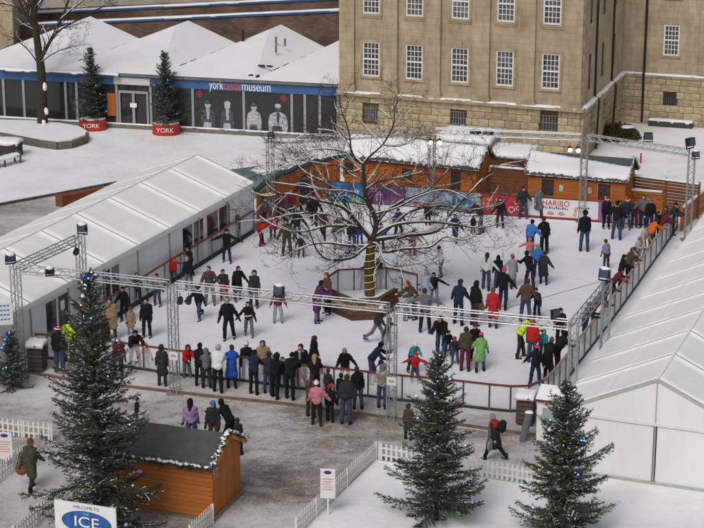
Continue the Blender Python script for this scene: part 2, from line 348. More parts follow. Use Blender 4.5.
IRON = mat('black_iron', (0.02, 0.02, 0.022), 0.6, 0.3, 8)

def sash_window(par, x, z0, z1, w, y=0.0, cols=4, rows=6):
    """window in a wall whose face is y=0 (outside is -y)"""
    p = MB().box(x-w/2-.05, x+w/2+.05, y+.10, y+.14, z0-.02, z1+.02).build('window', SASH, par)
    MB().box(x-w/2+.03, x+w/2-.03, y+.085, y+.095, z0+.03, z1-.03).build('pane', PANE, p)
    g = MB(); f = .085
    for sx in (-1, 1): g.box(x+sx*(w/2-f/2)-f/2, x+sx*(w/2-f/2)+f/2, y+.02, y+.084, z0, z1)
    for zz in (z0, z1-f, (z0+z1)/2-f/2): g.box(x-w/2+f, x+w/2-f, y+.022, y+.084, zz, zz+f)
    for i in range(1, cols):
        xx = x-w/2+f + (w-2*f)*i/cols; g.box(xx-.017, xx+.017, y+.05, y+.083, z0+f, z1-f)
    for j in range(1, rows):
        if j*2 == rows: continue
        zz = z0+f+(z1-z0-2*f)*j/rows; g.box(x-w/2+f, x+w/2-f, y+.054, y+.082, zz-.017, zz+.017)
    g.build('glazing_bars', SASH, p)
    s = MB().box(x-w/2-.12, x+w/2+.12, y-.07, y+.02, z0-.12, z0-.005); s.build('sill', TRIM, p)
    return p
def wall_with_holes(par, name, x0, x1, z0, z1, holes, m, y=0.0, th=0.4):
    """front wall slab built as a grid of boxes leaving window openings"""
    xs = sorted({x0, x1} | {h[0] for h in holes} | {h[1] for h in holes}); zs = sorted({z0, z1} | {h[2] for h in holes} | {h[3] for h in holes})
    mb = MB()
    for k in range(len(zs)-1):
        run = None
        for i in range(len(xs)):
            cx = (xs[i]+xs[i+1])/2 if i < len(xs)-1 else None; cz = (zs[k]+zs[k+1])/2
            solid = cx is not None and not any(h[0] < cx < h[1] and h[2] < cz < h[3] for h in holes)
            if solid and run is None: run = xs[i]
            if not solid and run is not None: mb.box(run, xs[i], y, y+th, zs[k], zs[k+1]); run = None
    return mb.build(name, m, par)
def blockwork(par, x0, x1, z0, z1, holes, rowh=0.405, y=-.14, seed=3):
    """projecting rough-faced blocks with recessed joints, each one a piece"""
    r = random.Random(seed); nrow = max(1, round((z1-z0)/rowh)); rh = (z1-z0)/nrow
    for k in range(nrow):
        x = x0 - (r.uniform(.2, .6) if k % 2 else 0); za, zb = z0+k*rh, z0+(k+1)*rh
        while x < x1:
            w = r.uniform(.75, 1.15); a, bb = max(x, x0), min(x+w, x1); x += w
            if bb-a < .12: continue
            segs = [(a, bb)]
            for h in holes:
                if h[2] < zb-.05 and h[3] > za+.05:
                    ns = []
                    for (p, q) in segs:
                        if h[1] <= p or h[0] >= q: ns.append((p, q))
                        else:
                            if h[0]-p > .1: ns.append((p, h[0]))
                            if q-h[1] > .1: ns.append((h[1], q))
                    segs = ns
            for p, q in segs:
                d = .16 + r.uniform(-.012, .018)
                piece('stone_block', BLOCK, par, ((p+q)/2, y+.14-d/2+.02, (za+zb)/2), (q-p-.022, d, rh-.024))

BA, BB = at(340, 91, 2.85), at(581, 109, 2.85)
loc, ang, LEN = frame_of(BA, BB)
bld = thing('prison_building', 'tan stone building with pilasters and tall white sash windows above a rough block base', 'building', loc, ang)
colsx = [1.79, 4.23, 6.77, 9.25, 11.73]; TOPZ = 11.5
holes = [(x-.49, x+.49, 3.78, 5.68) for x in colsx] + [(x-.49, x+.49, 7.2, 9.1) for x in colsx]
wall_with_holes(bld, 'front_wall', 0, LEN, 2.9, TOPZ, holes, stone_m)
for x in colsx:
    sash_window(bld, x, 3.78, 5.68, .98); sash_window(bld, x, 7.2, 9.1, .98)
    for zt, zb in ((5.68, 3.78), (9.1, 7.2)):
        k = MB().box(x-.62, x-.49, -.035, .02, zb-.13, zt+.13).box(x+.49, x+.62, -.035, .02, zb-.13, zt+.13).box(x-.49, x+.49, -.034, .02, zt, zt+.13)
        k.build('window_surround', TRIM, bld)
    if x in (colsx[2], colsx[1]): MB().add([(x-.09,-.07,5.70),(x+.09,-.07,5.70),(x+.15,-.07,6.0),(x-.15,-.07,6.0),(x-.09,0,5.70),(x+.09,0,5.70),(x+.15,0,6.0),(x-.15,0,6.0)],[(0,1,2,3),(4,7,6,5),(0,4,5,1),(1,5,6,2),(2,6,7,3),(3,7,4,0)]).build('keystone', TRIM, bld)
    MB().box(x-.62, x+.62, -.05, .0, 6.98, 7.06).build('sill_band', TRIM, bld)
for a, c in ((.02, .87), (2.52, 3.32), (4.89, 5.73), (7.6, 8.43), (10.07, 10.9), (12.5, LEN-.01)):
    MB().box(a, c, -.18, .0, 3.25, TOPZ-.6).build('pilaster', stone_m, bld)
    q = MB().box(a-.10, c+.10, -.30, .0, 2.90, 3.06).box(a-.05, c+.05, -.24, .0, 3.06, 3.25); q.build('pilaster_base', TRIM, bld)
MB().box(-.1, LEN+.2, -.34, .0, 2.72, 2.9).build('string_course', TRIM, bld)
snow_slab('string_course_snow', bld, (-.1,-.34,2.89), (LEN+.2,-.34,2.89), (LEN+.2,-.0,2.91), (-.1,-.0,2.91), .035, 60, 4, .03, SNOW, 5)
MB().box(-.15, LEN+.15, -.3, .3, TOPZ-.6, TOPZ).build('cornice', TRIM, bld)
DEPTH = 9.9
bh = [(colsx[0]-.43, colsx[0]+.43, 1.32, 2.06), (colsx[2]-.43, colsx[2]+.43, 1.5, 2.24), (colsx[4]-.45, colsx[4]+.5, 1.56, 2.4)]
MB().box(0, LEN, .04, DEPTH, 0, 2.9).build('base_core', JOINT, bld)
blockwork(bld, 0, LEN, 0.0, 2.72, bh)
for h in bh:
    wdw = MB().box(h[0], h[1], .0, .03, h[2], h[3]).build('basement_window', PANE, bld)
    g = MB()
    for i in range(1, 6): xx = h[0]+(h[1]-h[0])*i/6; g.box(xx-.018, xx+.018, -.05, -.02, h[2], h[3])
    for z in (h[2]+.03, (h[2]+h[3])/2, h[3]-.03): g.box(h[0], h[1], -.06, -.03, z-.015, z+.015)
    g.build('iron_grille', mat('grey_grille', (.22,.22,.22), .6), wdw)
# body behind the front wall, roof
MB().box(0.02, LEN-.02, .4, DEPTH, 2.9, TOPZ-.02).build('rear_walls', stone_m, bld)
MB().prism([(-.2,-.2),(LEN+.2,-.2),(LEN+.2,DEPTH),(-.2,DEPTH)], TOPZ, TOPZ+.25).build('roof', SNOW_ROOF, bld)
# return side (runs back from the right corner)
side = link('side_wall', None, bld, (LEN, 0, 0), R(90)); 
sidew = [(1.55, 3.6, 5.5), (4.7, 3.7, 5.55), (7.6, 3.75, 5.5)]
sh = [(x-.35, x+.35, z0, z1) for x, z0, z1 in sidew] + [(x-.35, x+.35, 7.1, 9.0) for x, _, _ in sidew]
wo = wall_with_holes(side, 'side_wall_face', 0, DEPTH, 2.9, TOPZ-.62, sh, stone_m, y=-.06, th=.06)
for h in sh:
    MB().box(h[0], h[1], .02, .05, h[2], h[3]).build('side_window', PANE, side)
MB().box(-.0, DEPTH, -.3, -.06, 2.72, 2.9).build('string_course', TRIM, side)
snow_slab('string_course_snow', side, (0,-.31,2.9), (DEPTH,-.31,2.9), (DEPTH,-.06,2.92), (0,-.06,2.92), .06, 50, 4, .03, SNOW, 6)
sbh = [(x-.3, x+.3, 1.4, 2.2) for x in (2.1, 5.2, 8.3)]
blockwork(side, 0, DEPTH, 0, 2.72, sbh, seed=5)
for h in sbh: MB().box(h[0], h[1], -.01, .0, h[2], h[3]).build('basement_window', PANE, side)
for x in (2.75, 7.0):
    p = MB().tube((x,-.12,3.0), (x,-.12,TOPZ-.7), .06).tube((x,-.12,3.0), (x,-.36,2.8), .06).tube((x,-.36,2.8), (x,-.28,.1), .06)
    p.build('drainpipe', IRON, side)
# the wing set back on the right
WA, WB = at(626, 73, 2.85), at(704, 78, 2.85)
loc, ang, _ = frame_of(WA, WB)
wing = thing('building_wing', 'set-back stone wing with one sash window and a drainpipe, right of the building corner', 'building', loc, ang)
wl_ = 14
wh = [(2.05, 2.95, 4.0, 5.75), (2.05, 2.95, 7.3, 9.0), (6.5, 7.4, 4.0, 5.75), (6.5,7.4,7.3,9.0)]
wall_with_holes(wing, 'front_wall', -.3, wl_, 2.9, TOPZ, wh, stone_m)
for h in wh: sash_window(wing, (h[0]+h[1])/2, h[2], h[3], .9)
wbh = [(2.2, 2.95, 1.15, 1.9)]
MB().box(-.3, wl_, .04, 6, 0, 2.9).build('base_core', JOINT, wing); MB().box(-.3, wl_, .4, 6, 2.9, TOPZ).build('rear_walls', stone_m, wing)
blockwork(wing, -.3, 7.5, 0, 2.72, wbh, seed=9)
wdw = MB().box(2.2, 2.95, .0, .03, 1.15, 1.9).build('basement_window', PANE, wing)
g = MB()
for i in range(1, 6): g.box(2.2+.75*i/6-.015, 2.2+.75*i/6+.015, -.05, -.02, 1.15, 1.9)
g.build('iron_grille', IRON, wdw)
MB().box(-.3, wl_, -.2, 0, 2.72, 2.9).build('string_course', TRIM, wing)
snow_slab('string_course_snow', wing, (-.3,-.2,2.9), (wl_,-.2,2.9), (wl_,0,2.92), (-.3,0,2.92), .05, 50, 4, .03, SNOW, 8)
MB().box(4.1, 5.2, -.12, 0, 3.0, TOPZ).build('pilaster', stone_m, wing)
MB().tube((1.05,-.14,.1),(1.05,-.2,2.7),.07).tube((1.05,-.13,2.9),(1.05,-.13,TOPZ),.07).tube((1.05,-.2,2.7),(1.05,-.28,2.9),.07).tube((1.05,-.28,2.9),(1.05,-.13,3.05),.07).build('drainpipe', IRON, wing)
MB().prism([(-.4,-.2),(wl_,-.2),(wl_,6),(-.4,6)], TOPZ, TOPZ+.2).build('roof', SNOW_ROOF, wing)
# low snow-topped trough at the foot of the wing
ta, tb = at(648, 126), at(692, 129); loc, ang, L_ = frame_of(ta, tb)
t = thing('stone_trough', 'long low dark trough with snow on top at the foot of the stone wing', 'trough', loc, ang)
MB().box(0, L_, 0, .5, 0, .32).build('trough_body', mat('dark_trough_stone', (.06,.06,.06), .9, .3, 5), t)
snow_slab('snow', t, (0,0,.33),(L_,0,.33),(L_,.5,.33),(0,.5,.33), .08, 14, 4, .02, SNOW, 4)
pst = at(640.6, 163)
t = thing('marker_post', 'small red post standing alone in the snow right of the timber huts', 'post', pst)
MB().tube((0,0,0),(0,0,.55),.05,.045,8).build('shaft', mat('red_paint', (.35,.02,.03), .5, .15, 6), t); MB().tube((0,0,.55),(0,0,.62),.065,.03,8).build('cap', SNOW, t)

# ================================================================== MUSEUM PAVILION
MA, MBp = at(-30, 119.3), at(341, 140.5)
loc, ang, ML = frame_of(MA, MBp)
mus = thing('museum_pavilion', 'long glass-fronted pavilion with blue fascia sign and snow-covered gabled roofs', 'building', loc, ang)
ux, uy = math.cos(ang), math.sin(ang)
def mx_at(px, z=1.5):      # distance along the pavilion front at photo column px
    k = (px-352)/F_PX; c, s = math.cos(PITCH), math.sin(PITCH)
    A = loc; return (k*(A.y*c + (CAM_H-z)*s) - A.x) / (ux - k*uy*c)
BLUE = mat('blue_fascia', (0.055, 0.125, 0.29), 0.5, 0.1, 2)
STONEB = mat('grey_plinth', (0.17, 0.155, 0.14), 0.9, 0.3, 4)
MB().box(0, ML, -.12, .3, 0, .28).build('plinth', STONEB, mus)
snow_slab('plinth_snow', mus, (0,-.14,.28),(ML,-.14,.28),(ML,-.02,.28),(0,-.02,.28), .04, 40, 3, .02, SNOW, 3)
MB().box(0, ML, -.06, .25, 2.5, 3.02).build('fascia', BLUE, mus)
MB().box(0, ML, -.25, .3, 3.04, 3.2).build('gutter', mat('grey_gutter', (.16,.155,.15), .7, .3, 3), mus)
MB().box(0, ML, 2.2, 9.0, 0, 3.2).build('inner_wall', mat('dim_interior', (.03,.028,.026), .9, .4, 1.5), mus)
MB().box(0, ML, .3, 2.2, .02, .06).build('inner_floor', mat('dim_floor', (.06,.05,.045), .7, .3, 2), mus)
posts = [4, 24, 66, 77, 117, 151, 193, 244, 292, 305, 320, 338]
mxs = [0.05] + [mx_at(p) for p in posts]
for x in mxs: MB().box(x-.07, x+.07, -.04, .12, .28, 2.5).build('mullion', ALU, mus)
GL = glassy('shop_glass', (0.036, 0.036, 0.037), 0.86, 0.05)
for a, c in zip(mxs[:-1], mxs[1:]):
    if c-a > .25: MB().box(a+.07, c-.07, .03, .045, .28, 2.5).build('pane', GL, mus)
# entrance doors
d0, d1 = mx_at(119), mx_at(149); dm = (d0+d1)/2
dr = MB().box(d0, d1, -.09, -.045, 2.05, 2.2).box(d0, d0+.12, -.09, -.045, .1, 2.05).box(d1-.12, d1, -.09, -.045, .1, 2.05).box(dm-.08, dm+.08, -.09, -.045, .1, 2.05).build('entrance_door', ALU, mus)
MB().box(dm-.2, dm+.2, -.10, -.092, 1.25, 1.5).build('door_notice', mat('paper_white', (.8,.8,.78), .8, .05), dr)
MB().box(mx_at(115), mx_at(151), -.11, -.065, 2.55, 2.95).build('entrance_sign', mat('pale_sign', (.55,.55,.58), .6, .1, 8), mus)
MB().box(mx_at(112)-.25, mx_at(112)+.25, -.10, -.05, .7, 2.0).build('poster', mat('yellow_poster', (.45,.38,.06), .7, .5, 5, c2=(.5,.05,.03)), mus)
# lettering
LW, LO = mat('white_letter', (.82,.82,.82), .6, .02), mat('orange_letter', (.55,.12,.05), .6, .05)
za = .74
def mtext(s, px0, px1, m):
    x0, x1 = mx_at(px0, 2.8), mx_at(px1, 2.8)
    o = text('lettering', s, za, m, mus, ((x0+x1)/2, -.068, 2.775), (R(90), 0, 0), .006)
    w = max(v.co.x for v in o.data.vertices) - min(v.co.x for v in o.data.vertices); o.scale.x = (x1-x0)/w
mtext('york', 209.5, 223.5, LW); mtext('castle', 224, 242, LO); mtext('museum', 242.5, 271, LW)
# window figures: flat black and white prints stuck on the glass
PW, PD = mat('print_white', (.46,.47,.50), .8, .6, 7, c2=(.62,.63,.66)), mat('print_navy', (.02,.024,.04), .8, .6, 6, c2=(.14,.15,.19))
def disc(cx, cz, rx, rz, y, n=18): 
    return [(cx+rx*math.cos(2*math.pi*i/n), y, cz+rz*math.sin(2*math.pi*i/n)) for i in range(n)]
def figure(px, body, head, hat, wide):
    x = mx_at(px, 1.2); f = MB()
    f.extrude([(x-.42*wide,-.002,.30),(x+.42*wide,-.002,.30),(x+.46*wide,-.002,.75),(x+.38*wide,-.002,1.25),(x+.12,-.002,1.42),(x-.12,-.002,1.42),(x-.38*wide,-.002,1.25),(x-.46*wide,-.002,.75)], (0,.004,0))
    p = f.build('window_print', body, mus)
    MB().extrude(disc(x, 1.6, .17, .21, -.006), (0,.004,0)).build('print_head', head, p)
    MB().extrude(disc(x, 1.76, .19, .13, -.010), (0,.004,0)).build('print_hat', hat, p)
    MB().extrude([(x-.1,-.012,1.38),(x+.1,-.012,1.38),(x+.06,-.012,.8),(x-.06,-.012,.8)], (0,.004,0)).build('print_collar', head, p)
    MB().extrude([(x-.30*wide,-.014,.32),(x+.22*wide,-.014,.32),(x+.16*wide,-.014,.62),(x-.24*wide,-.014,.62)], (0,.004,0)).build('print_apron', PW if body is PD else PD, p)
figure(208, PD, PW, PD, .95); figure(227.5, PD, PW, PW, .9); figure(254, PW, PW, PD, .95); figure(278, PW, PD, PW, 1.25)
REDP = mat('red_sticker', (.22,.035,.05), .7, .15)
for px in (200, 284): MB().extrude(disc(mx_at(px, 2.2), 2.2, .19, .19, -.01), (0,.006,0)).build('round_sticker', REDP, mus)
# roofs: gabled bays with ridges running back, hipped to the front
vf = [mx_at(-48, 3.2), mx_at(57, 3.2), mx_at(160, 3.2), mx_at(255, 3.2), mx_at(372, 3.2)]
RD, ZE, ZR = 9.8, 3.22, 4.5
sk = math.tan(R(22.5) + ang)          # valleys run at a slight slant to the front
for i, (a, c) in enumerate(zip(vf[:-1], vf[1:])):
    a = max(a, -0.3) if i == 0 else a
    if i == 3: c = ML - .05
    m_ = (vf[i] + vf[i+1]) / 2
    dx = sk*RD
    V = [(a,-.3,ZE),(c,-.3,ZE),(c+(dx if i < 3 else 0),RD,ZE),(a+dx,RD,ZE),(m_+sk*8.2,8.2,ZR-.03),(m_+dx,RD,ZR)]
    if i == 3: V[4] = (min(V[4][0], ML-1.2), 8.2, ZR-.03); V[5] = (min(V[5][0], ML-.8), RD, ZR)
    r_ = MB().add(V, [(0,1,4),(1,2,5,4),(0,4,5,3),(2,3,5),(0,3,2,1)]).build('snow_roof', SNOW_ROOF, mus)
for i in (1, 2, 3):   # dark slush lines in the valleys
    v0 = Vector((vf[i]+sk*1.0, 1.0, ZE+.02)); v1 = Vector((vf[i]+sk*RD, RD, ZE+.02))
    vm = MB()
    for k in range(7):
        if (k*7+i*3) % 3 == 0: continue
        a = v0.lerp(v1, k/7+.02); c = v0.lerp(v1, k/7+.11); vm.bar(a, c, .07, .05)
    vm.build('valley_gutter', mat('dark_lead', (.07,.07,.075), .8, .3), mus)
def on_roof(px, py):
    z = 3.8
    for _ in range(12):
        q = Matrix.Rotation(-ang, 3, 'Z') @ (at(px, py, z) - loc); z = ZE + (ZR-ZE)*max(0, min(1, (q.y+.3)/8.5))
    return q.x, q.y, z
fx, fy_, fz = on_roof(243, 40)
fl = MB().tube((fx, fy_, fz-.3), (fx, fy_, fz+.62), .09, .09, 8).build('flue_pipe', BLACKM, mus)
for px, py in ((276, 40), (276, 49), (285, 42)):
    vx, vy, vz = on_roof(px, py)
    MB().box(vx-.05, vx+.05, vy-.05, vy+.05, vz-.2, vz+.24).build('roof_vent', STONEB, mus)
for px, py, s in ((262, 66, .35), (270, 66.5, .3), (251, 75.5, .2), (258, 76, .2)):
    vx, vy, vz = on_roof(px, py)
    lump('roof_debris', BLACKM, mus, (vx, vy, vz), (s*.8, .16, .06), int(px), 1, .3)
# lean awning boards above the fascia on the left
MB().box(mx_at(4), mx_at(122), -.5, -.27, 3.06, 3.12).build('canopy_edge', mat('dark_canopy', (.09,.085,.09), .8, .3), mus)
snow_slab('canopy_snow', mus, (mx_at(4),-.5,3.12),(mx_at(122),-.5,3.12),(mx_at(122),-.26,3.18),(mx_at(4),-.26,3.18), .06, 30, 4, .04, SNOW, 12)

# ------------------------------------------------------------------ walls behind the pavilion
WALLM, n, l, b = pbsdf('old_brick_and_stone')
tc = n.new('ShaderNodeTexCoord'); mp = n.new('ShaderNodeMapping'); mp.inputs['Rotation'].default_value = (R(90),0,0); l.new(tc.outputs['Object'], mp.inputs[0])
br = n.new('ShaderNodeTexBrick'); br.inputs['Scale'].default_value = 1; br.inputs['Brick Width'].default_value = .32; br.inputs['Row Height'].default_value = .13; br.inputs['Mortar Size'].default_value = .008
br.inputs['Color1'].default_value = (.15,.095,.075,1); br.inputs['Color2'].default_value = (.20,.155,.125,1); br.inputs['Mortar'].default_value = (.075,.06,.05,1); l.new(mp.outputs[0], br.inputs[0])
nz = n.new('ShaderNodeTexNoise'); nz.inputs['Scale'].default_value = .5; nz.inputs['Detail'].default_value = 7; l.new(tc.outputs['Object'], nz.inputs[0])
rp = n.new('ShaderNodeValToRGB'); rp.color_ramp.elements[0].position = .35; rp.color_ramp.elements[0].color = (.55,.5,.48,1); rp.color_ramp.elements[1].position = .65; rp.color_ramp.elements[1].color = (1.25,1.15,1.05,1)
l.new(nz.outputs[0], rp.inputs[0]); mx = n.new('ShaderNodeMix'); mx.data_type = 'RGBA'; mx.blend_type = 'MULTIPLY'; mx.inputs[0].default_value = 1
l.new(br.outputs[0], mx.inputs[6]); l.new(rp.outputs[0], mx.inputs[7]); l.new(mx.outputs[2], b.inputs[0]); b.inputs['Roughness'].default_value = .95
def back_wall(Y, z_at, th, label, px0, py0, px1, py1, seed):
    A, B_ = at_y(px0, py0, Y), at_y(px1, py1, Y); d = (B_-A)
    # follow the coping line by letting the wall run slightly away from the viewer at one height
    t = thing('brick_wall', label, 'wall', (A.x, Y, 0))
    MB().add([(-4,0,0),(d.x+6,0,0),(d.x+6,0,B_.z+.15),(-4,0,A.z-.1),(-4,th,0),(d.x+6,th,0),(d.x+6,th,B_.z+.15),(-4,th,A.z-.1)],
             [(0,1,2,3),(5,4,7,6),(3,2,6,7),(0,4,5,1),(1,5,6,2),(0,3,7,4)]).build('brickwork', WALLM, t)
    s = (B_.z-A.z)/d.x
    MB().bar((-4,-.03,A.z-4*s-.0),(d.x+6,-.03,B_.z+6*s-.0),.10,.13).build('blue_edging', BLUE, t)
    snow_slab('coping_snow', t, (-4,-.07,A.z-4*s+.07),(d.x+6,-.07,B_.z+6*s+.07),(d.x+6,.22,B_.z+6*s+.09),(-4,.22,A.z-4*s+.09), .06, 40, 4, .04, SNOW, seed)
back_wall(119.0, 0, 1.2, 'long old brick wall with snow and blue edging right behind the pavilion roofs', 14, 26, 341, 11, 1)
back_wall(126.0, 0, 1.5, 'second farther brick wall with snowy blue coping along the top of the picture', 51, 12.5, 298, 0.5, 2)
A = at_y(-40, 10, 116.5); B_ = at_y(12, 10, 116.5)
t = thing('stone_tower', 'tan stone block wall at the far top left corner behind the pavilion', 'building', (A.x, 116.5, 0))
MB().box(0, B_.x-A.x, 0, 8, 0, 12).build('wall', stone_m, t); MB().box(-.2, B_.x-A.x+.1, -.1, 8.1, 12, 12.3).build('roof', SNOW_ROOF, t)
t = thing('far_house', 'pale stone house with dark windows beyond the far brick wall', 'building', (-30, 136, 0))
MB().box(0, 36, 0, 9, 0, 10).build('wall', mat('pale_far_stone', (.36,.32,.26), .95, .25, .8), t)
for i in range(9):
    x = 2.5+i*3.9; w = MB().box(x, x+1.7, -.06, .02, 5.0, 8.2).build('window', DARKGLASS, t); MB().box(x-.1, x+1.8, -.12, 0, 4.85, 4.98).build('sill', SNOW, w)
MB().prism([(-.4,-.4),(36.4,-.4),(36.4,9.4),(-.4,9.4)], 10, 10.4).build('roof', SNOW_ROOF, t)

# ================================================================== MARQUEES
def sag_panel(name, par, c00, c10, c11, c01, m, sag=.05, n=7, th=.012):
    """fabric panel between four corners, hanging slightly between its frame"""
    V = []; c = [Vector(p) for p in (c00, c10, c11, c01)]
    nrm = (c[1]-c[0]).cross(c[3]-c[0]).normalized()
    if nrm.z < 0: nrm = -nrm
    for lay in (0, 1):
        for i in range(n):
            for j in range(n):
                u, w = i/(n-1), j/(n-1); p = (c[0]*(1-u)+c[1]*u)*(1-w)+(c[3]*(1-u)+c[2]*u)*w
                V.append(p - nrm*(sag*16*u*(1-u)*w*(1-w)*(.85+.3*math.sin(5*u+3*w)) + lay*th))
    Fq = []; N = n*n
    for i in range(n-1):
        for j in range(n-1):
            a = i*n+j; Fq.append((a, a+n, a+n+1, a+1)); Fq.append((N+a, N+a+1, N+a+n+1, N+a+n))
    for i in range(n-1):
        for (a, bb) in ((i*n, (i+1)*n), (i*n+n-1, (i+1)*n+n-1), (i, i+1), ((n-1)*n+i, (n-1)*n+i+1)): Fq.append((a, bb, N+bb, N+a))
    return link(name, fast_mesh(name, np.array([tuple(v) for v in V]), [np.array(Fq)], True, [m]), par)
SEAM = mat('seam_grey', (.42,.42,.41), .7, .1)
def marquee(name, label, O, a_dir, half, eave, ridge, length, bay, mid_purlin, skirt=.22):
    """local x across (right), y along the ridge away from the viewer, origin under the ridge at the near gable"""
    t = thing(name, label, 'marquee', (O.x, O.y, 0), -a_dir)
    nb = int(round(length/bay)); L = nb*bay
    for sgn in (-1, 1):
        for k in range(nb):
            y0, y1 = k*bay+.015, (k+1)*bay-.015
            if mid_purlin:
                xm, zm = sgn*half*.5, (eave+ridge)/2
                sag_panel('roof_panel', t, (sgn*half,y0,eave), (sgn*half,y1,eave), (xm,y1,zm), (xm,y0,zm), PVC, .04)
                sag_panel('roof_panel', t, (xm,y0,zm), (xm,y1,zm), (0,y1,ridge), (0,y0,ridge), PVC, .04)
            else: sag_panel('roof_panel', t, (sgn*half,y0,eave), (sgn*half,y1,eave), (0,y1,ridge), (0,y0,ridge), PVC, .03, 7)
            MB().box(min(sgn*half, sgn*(half+.02)), max(sgn*half, sgn*(half+.02)), y0, y1, eave-skirt, eave).build('valance', PVC, t)
        for k in range(nb+1):
            MB().bar((sgn*(half-.02),k*bay,eave-.03),(0,k*bay,ridge-.03),.07,.09).build('rafter', SEAM, t)
            MB().box(sgn*(half-.05)-.05, sgn*(half-.05)+.05, k*bay-.05+(.06 if k==0 else 0), k*bay+.05-(.06 if k==nb else 0), 0, eave-.05).build('leg_post', ALU, t)
    for y, s in ((0, 0), (L, 1)):
        g = MB().extrude([(-half,y,eave-.02),(half,y,eave-.02),(0,y,ridge-.04)], (0,.02 if not s else -.02,0)); g.build('gable_sheet', PVC_WALL, t)
    MB().bar((0,0,ridge),(0,L,ridge),.07,.05).build('ridge_cap', PVC, t)
    return t, nb, L
# left marquee alongside the rink
AXL = R(23); aL = Vector((math.sin(AXL), math.cos(AXL), 0)); nL = Vector((math.cos(AXL), -math.sin(AXL), 0))
far_eave = at(254, 182, 2.4); LLEN = 27.3
O_L = far_eave - nL*2.9 - aL*LLEN
mqL, nb, L = marquee('left_marquee', 'long narrow white marquee along the left side of the rink', O_L, AXL, 2.9, 2.4, 3.42, LLEN, 2.73, False)
del mqL['label']; mqL['label'] = 'long narrow white marquee with dark glazed doors along the left side of the rink'; mqL.name = 'marquee'
def mqL_y(px, py): w = at(px, py, 2.4); return (w - O_L).dot(aL)
doors = [(mqL_y(183, 221), mqL_y(206, 209)), (mqL_y(208, 208), mqL_y(231, 194.5)), (mqL_y(52, 296), mqL_y(78, 283)), (mqL_y(100, 264), mqL_y(118, 254))]
wins = sorted(doors)
def wall_run(y0, y1): 
    if y1-y0 > .1: MB().box(2.84, 2.87, y0, y1, 0, 2.2).build('wall_sheet', PVC_WALL, mqL)
y = 0.0
for a, c in wins:
    wall_run(y, a); y = c
    MB().box(2.84, 2.87, a, c, 2.02, 2.2).build('wall_sheet', PVC_WALL, mqL)
    d = MB().box(2.83, 2.87, a, c, .05, .12).box(2.83, 2.88, a, a+.07, .12, 2.02).box(2.83, 2.88, c-.07, c, .12, 2.02).box(2.83, 2.88, (a+c)/2-.05, (a+c)/2+.05, .12, 2.02).build('door_frame', SASH, mqL)
    for p, q in ((a+.07, (a+c)/2-.05), ((a+c)/2+.05, c-.07)): MB().box(2.845, 2.86, p, q, .12, 2.02).build('door_pane', DARKGLASS, d)
wall_run(y, L)
dn = doors[2]; MB().box(2.875, 2.885, (dn[0]*.3+dn[1]*.7)-.12, (dn[0]*.3+dn[1]*.7)+.16, 1.45, 1.8).build('door_notice', mat('paper_white', (.8,.8,.78), .8), mqL)
MB().box(-2.8, 2.84, -.01, .01, 0, 2.38).build('end_wall', PVC_WALL, mqL); MB().box(-2.8, 2.84, L-.01, L+.01, 0, 2.38).build('end_wall', PVC_WALL, mqL); MB().box(-2.87, -2.84, 0, L, 0, 2.2).build('wall_sheet', PVC_WALL, mqL)
# right marquee
AXR = math.atan2(.357, .934); aR = Vector((math.sin(AXR), math.cos(AXR), 0)); nR = Vector((math.cos(AXR), -math.sin(AXR), 0))
O_R = at(652.5, 484)
mqR, nb, L = marquee('marquee', 'big white marquee with plain gable front in the lower right corner', O_R, AXR, 3.3, 2.08, 3.58, 27.5, 2.5, True)
for x0, x1 in ((-3.28, -.06), (.06, 3.28)): sag = MB().box(x0, x1, .03, .045, 0.0, 2.0).build('front_sheet', PVC_WALL, mqR)
MB().box(-3.3, 3.3, -.03, .03, 2.0, 2.1).build('eave_beam', SASH, mqR)
MB().tube((0,-.02,0),(0,-.02,2.0),.035).build('centre_pole', ALU, mqR); MB().tube((0,-.015,2.1),(0,-.015,3.5),.02).build('gable_pole', SEAM, mqR)
MB().box(-3.25, 3.25, -.05, .02, 0, .08).build('ground_skirt', SEAM, mqR)
for sx in (-1, 1): MB().box(sx*3.25-.015, sx*3.25+.015, .05, L, 0, 1.9).build('side_sheet', PVC_WALL, mqR)
MB().box(-3.25, 3.25, L-.03, L, 0, 2.0).build('end_wall', PVC_WALL, mqR)

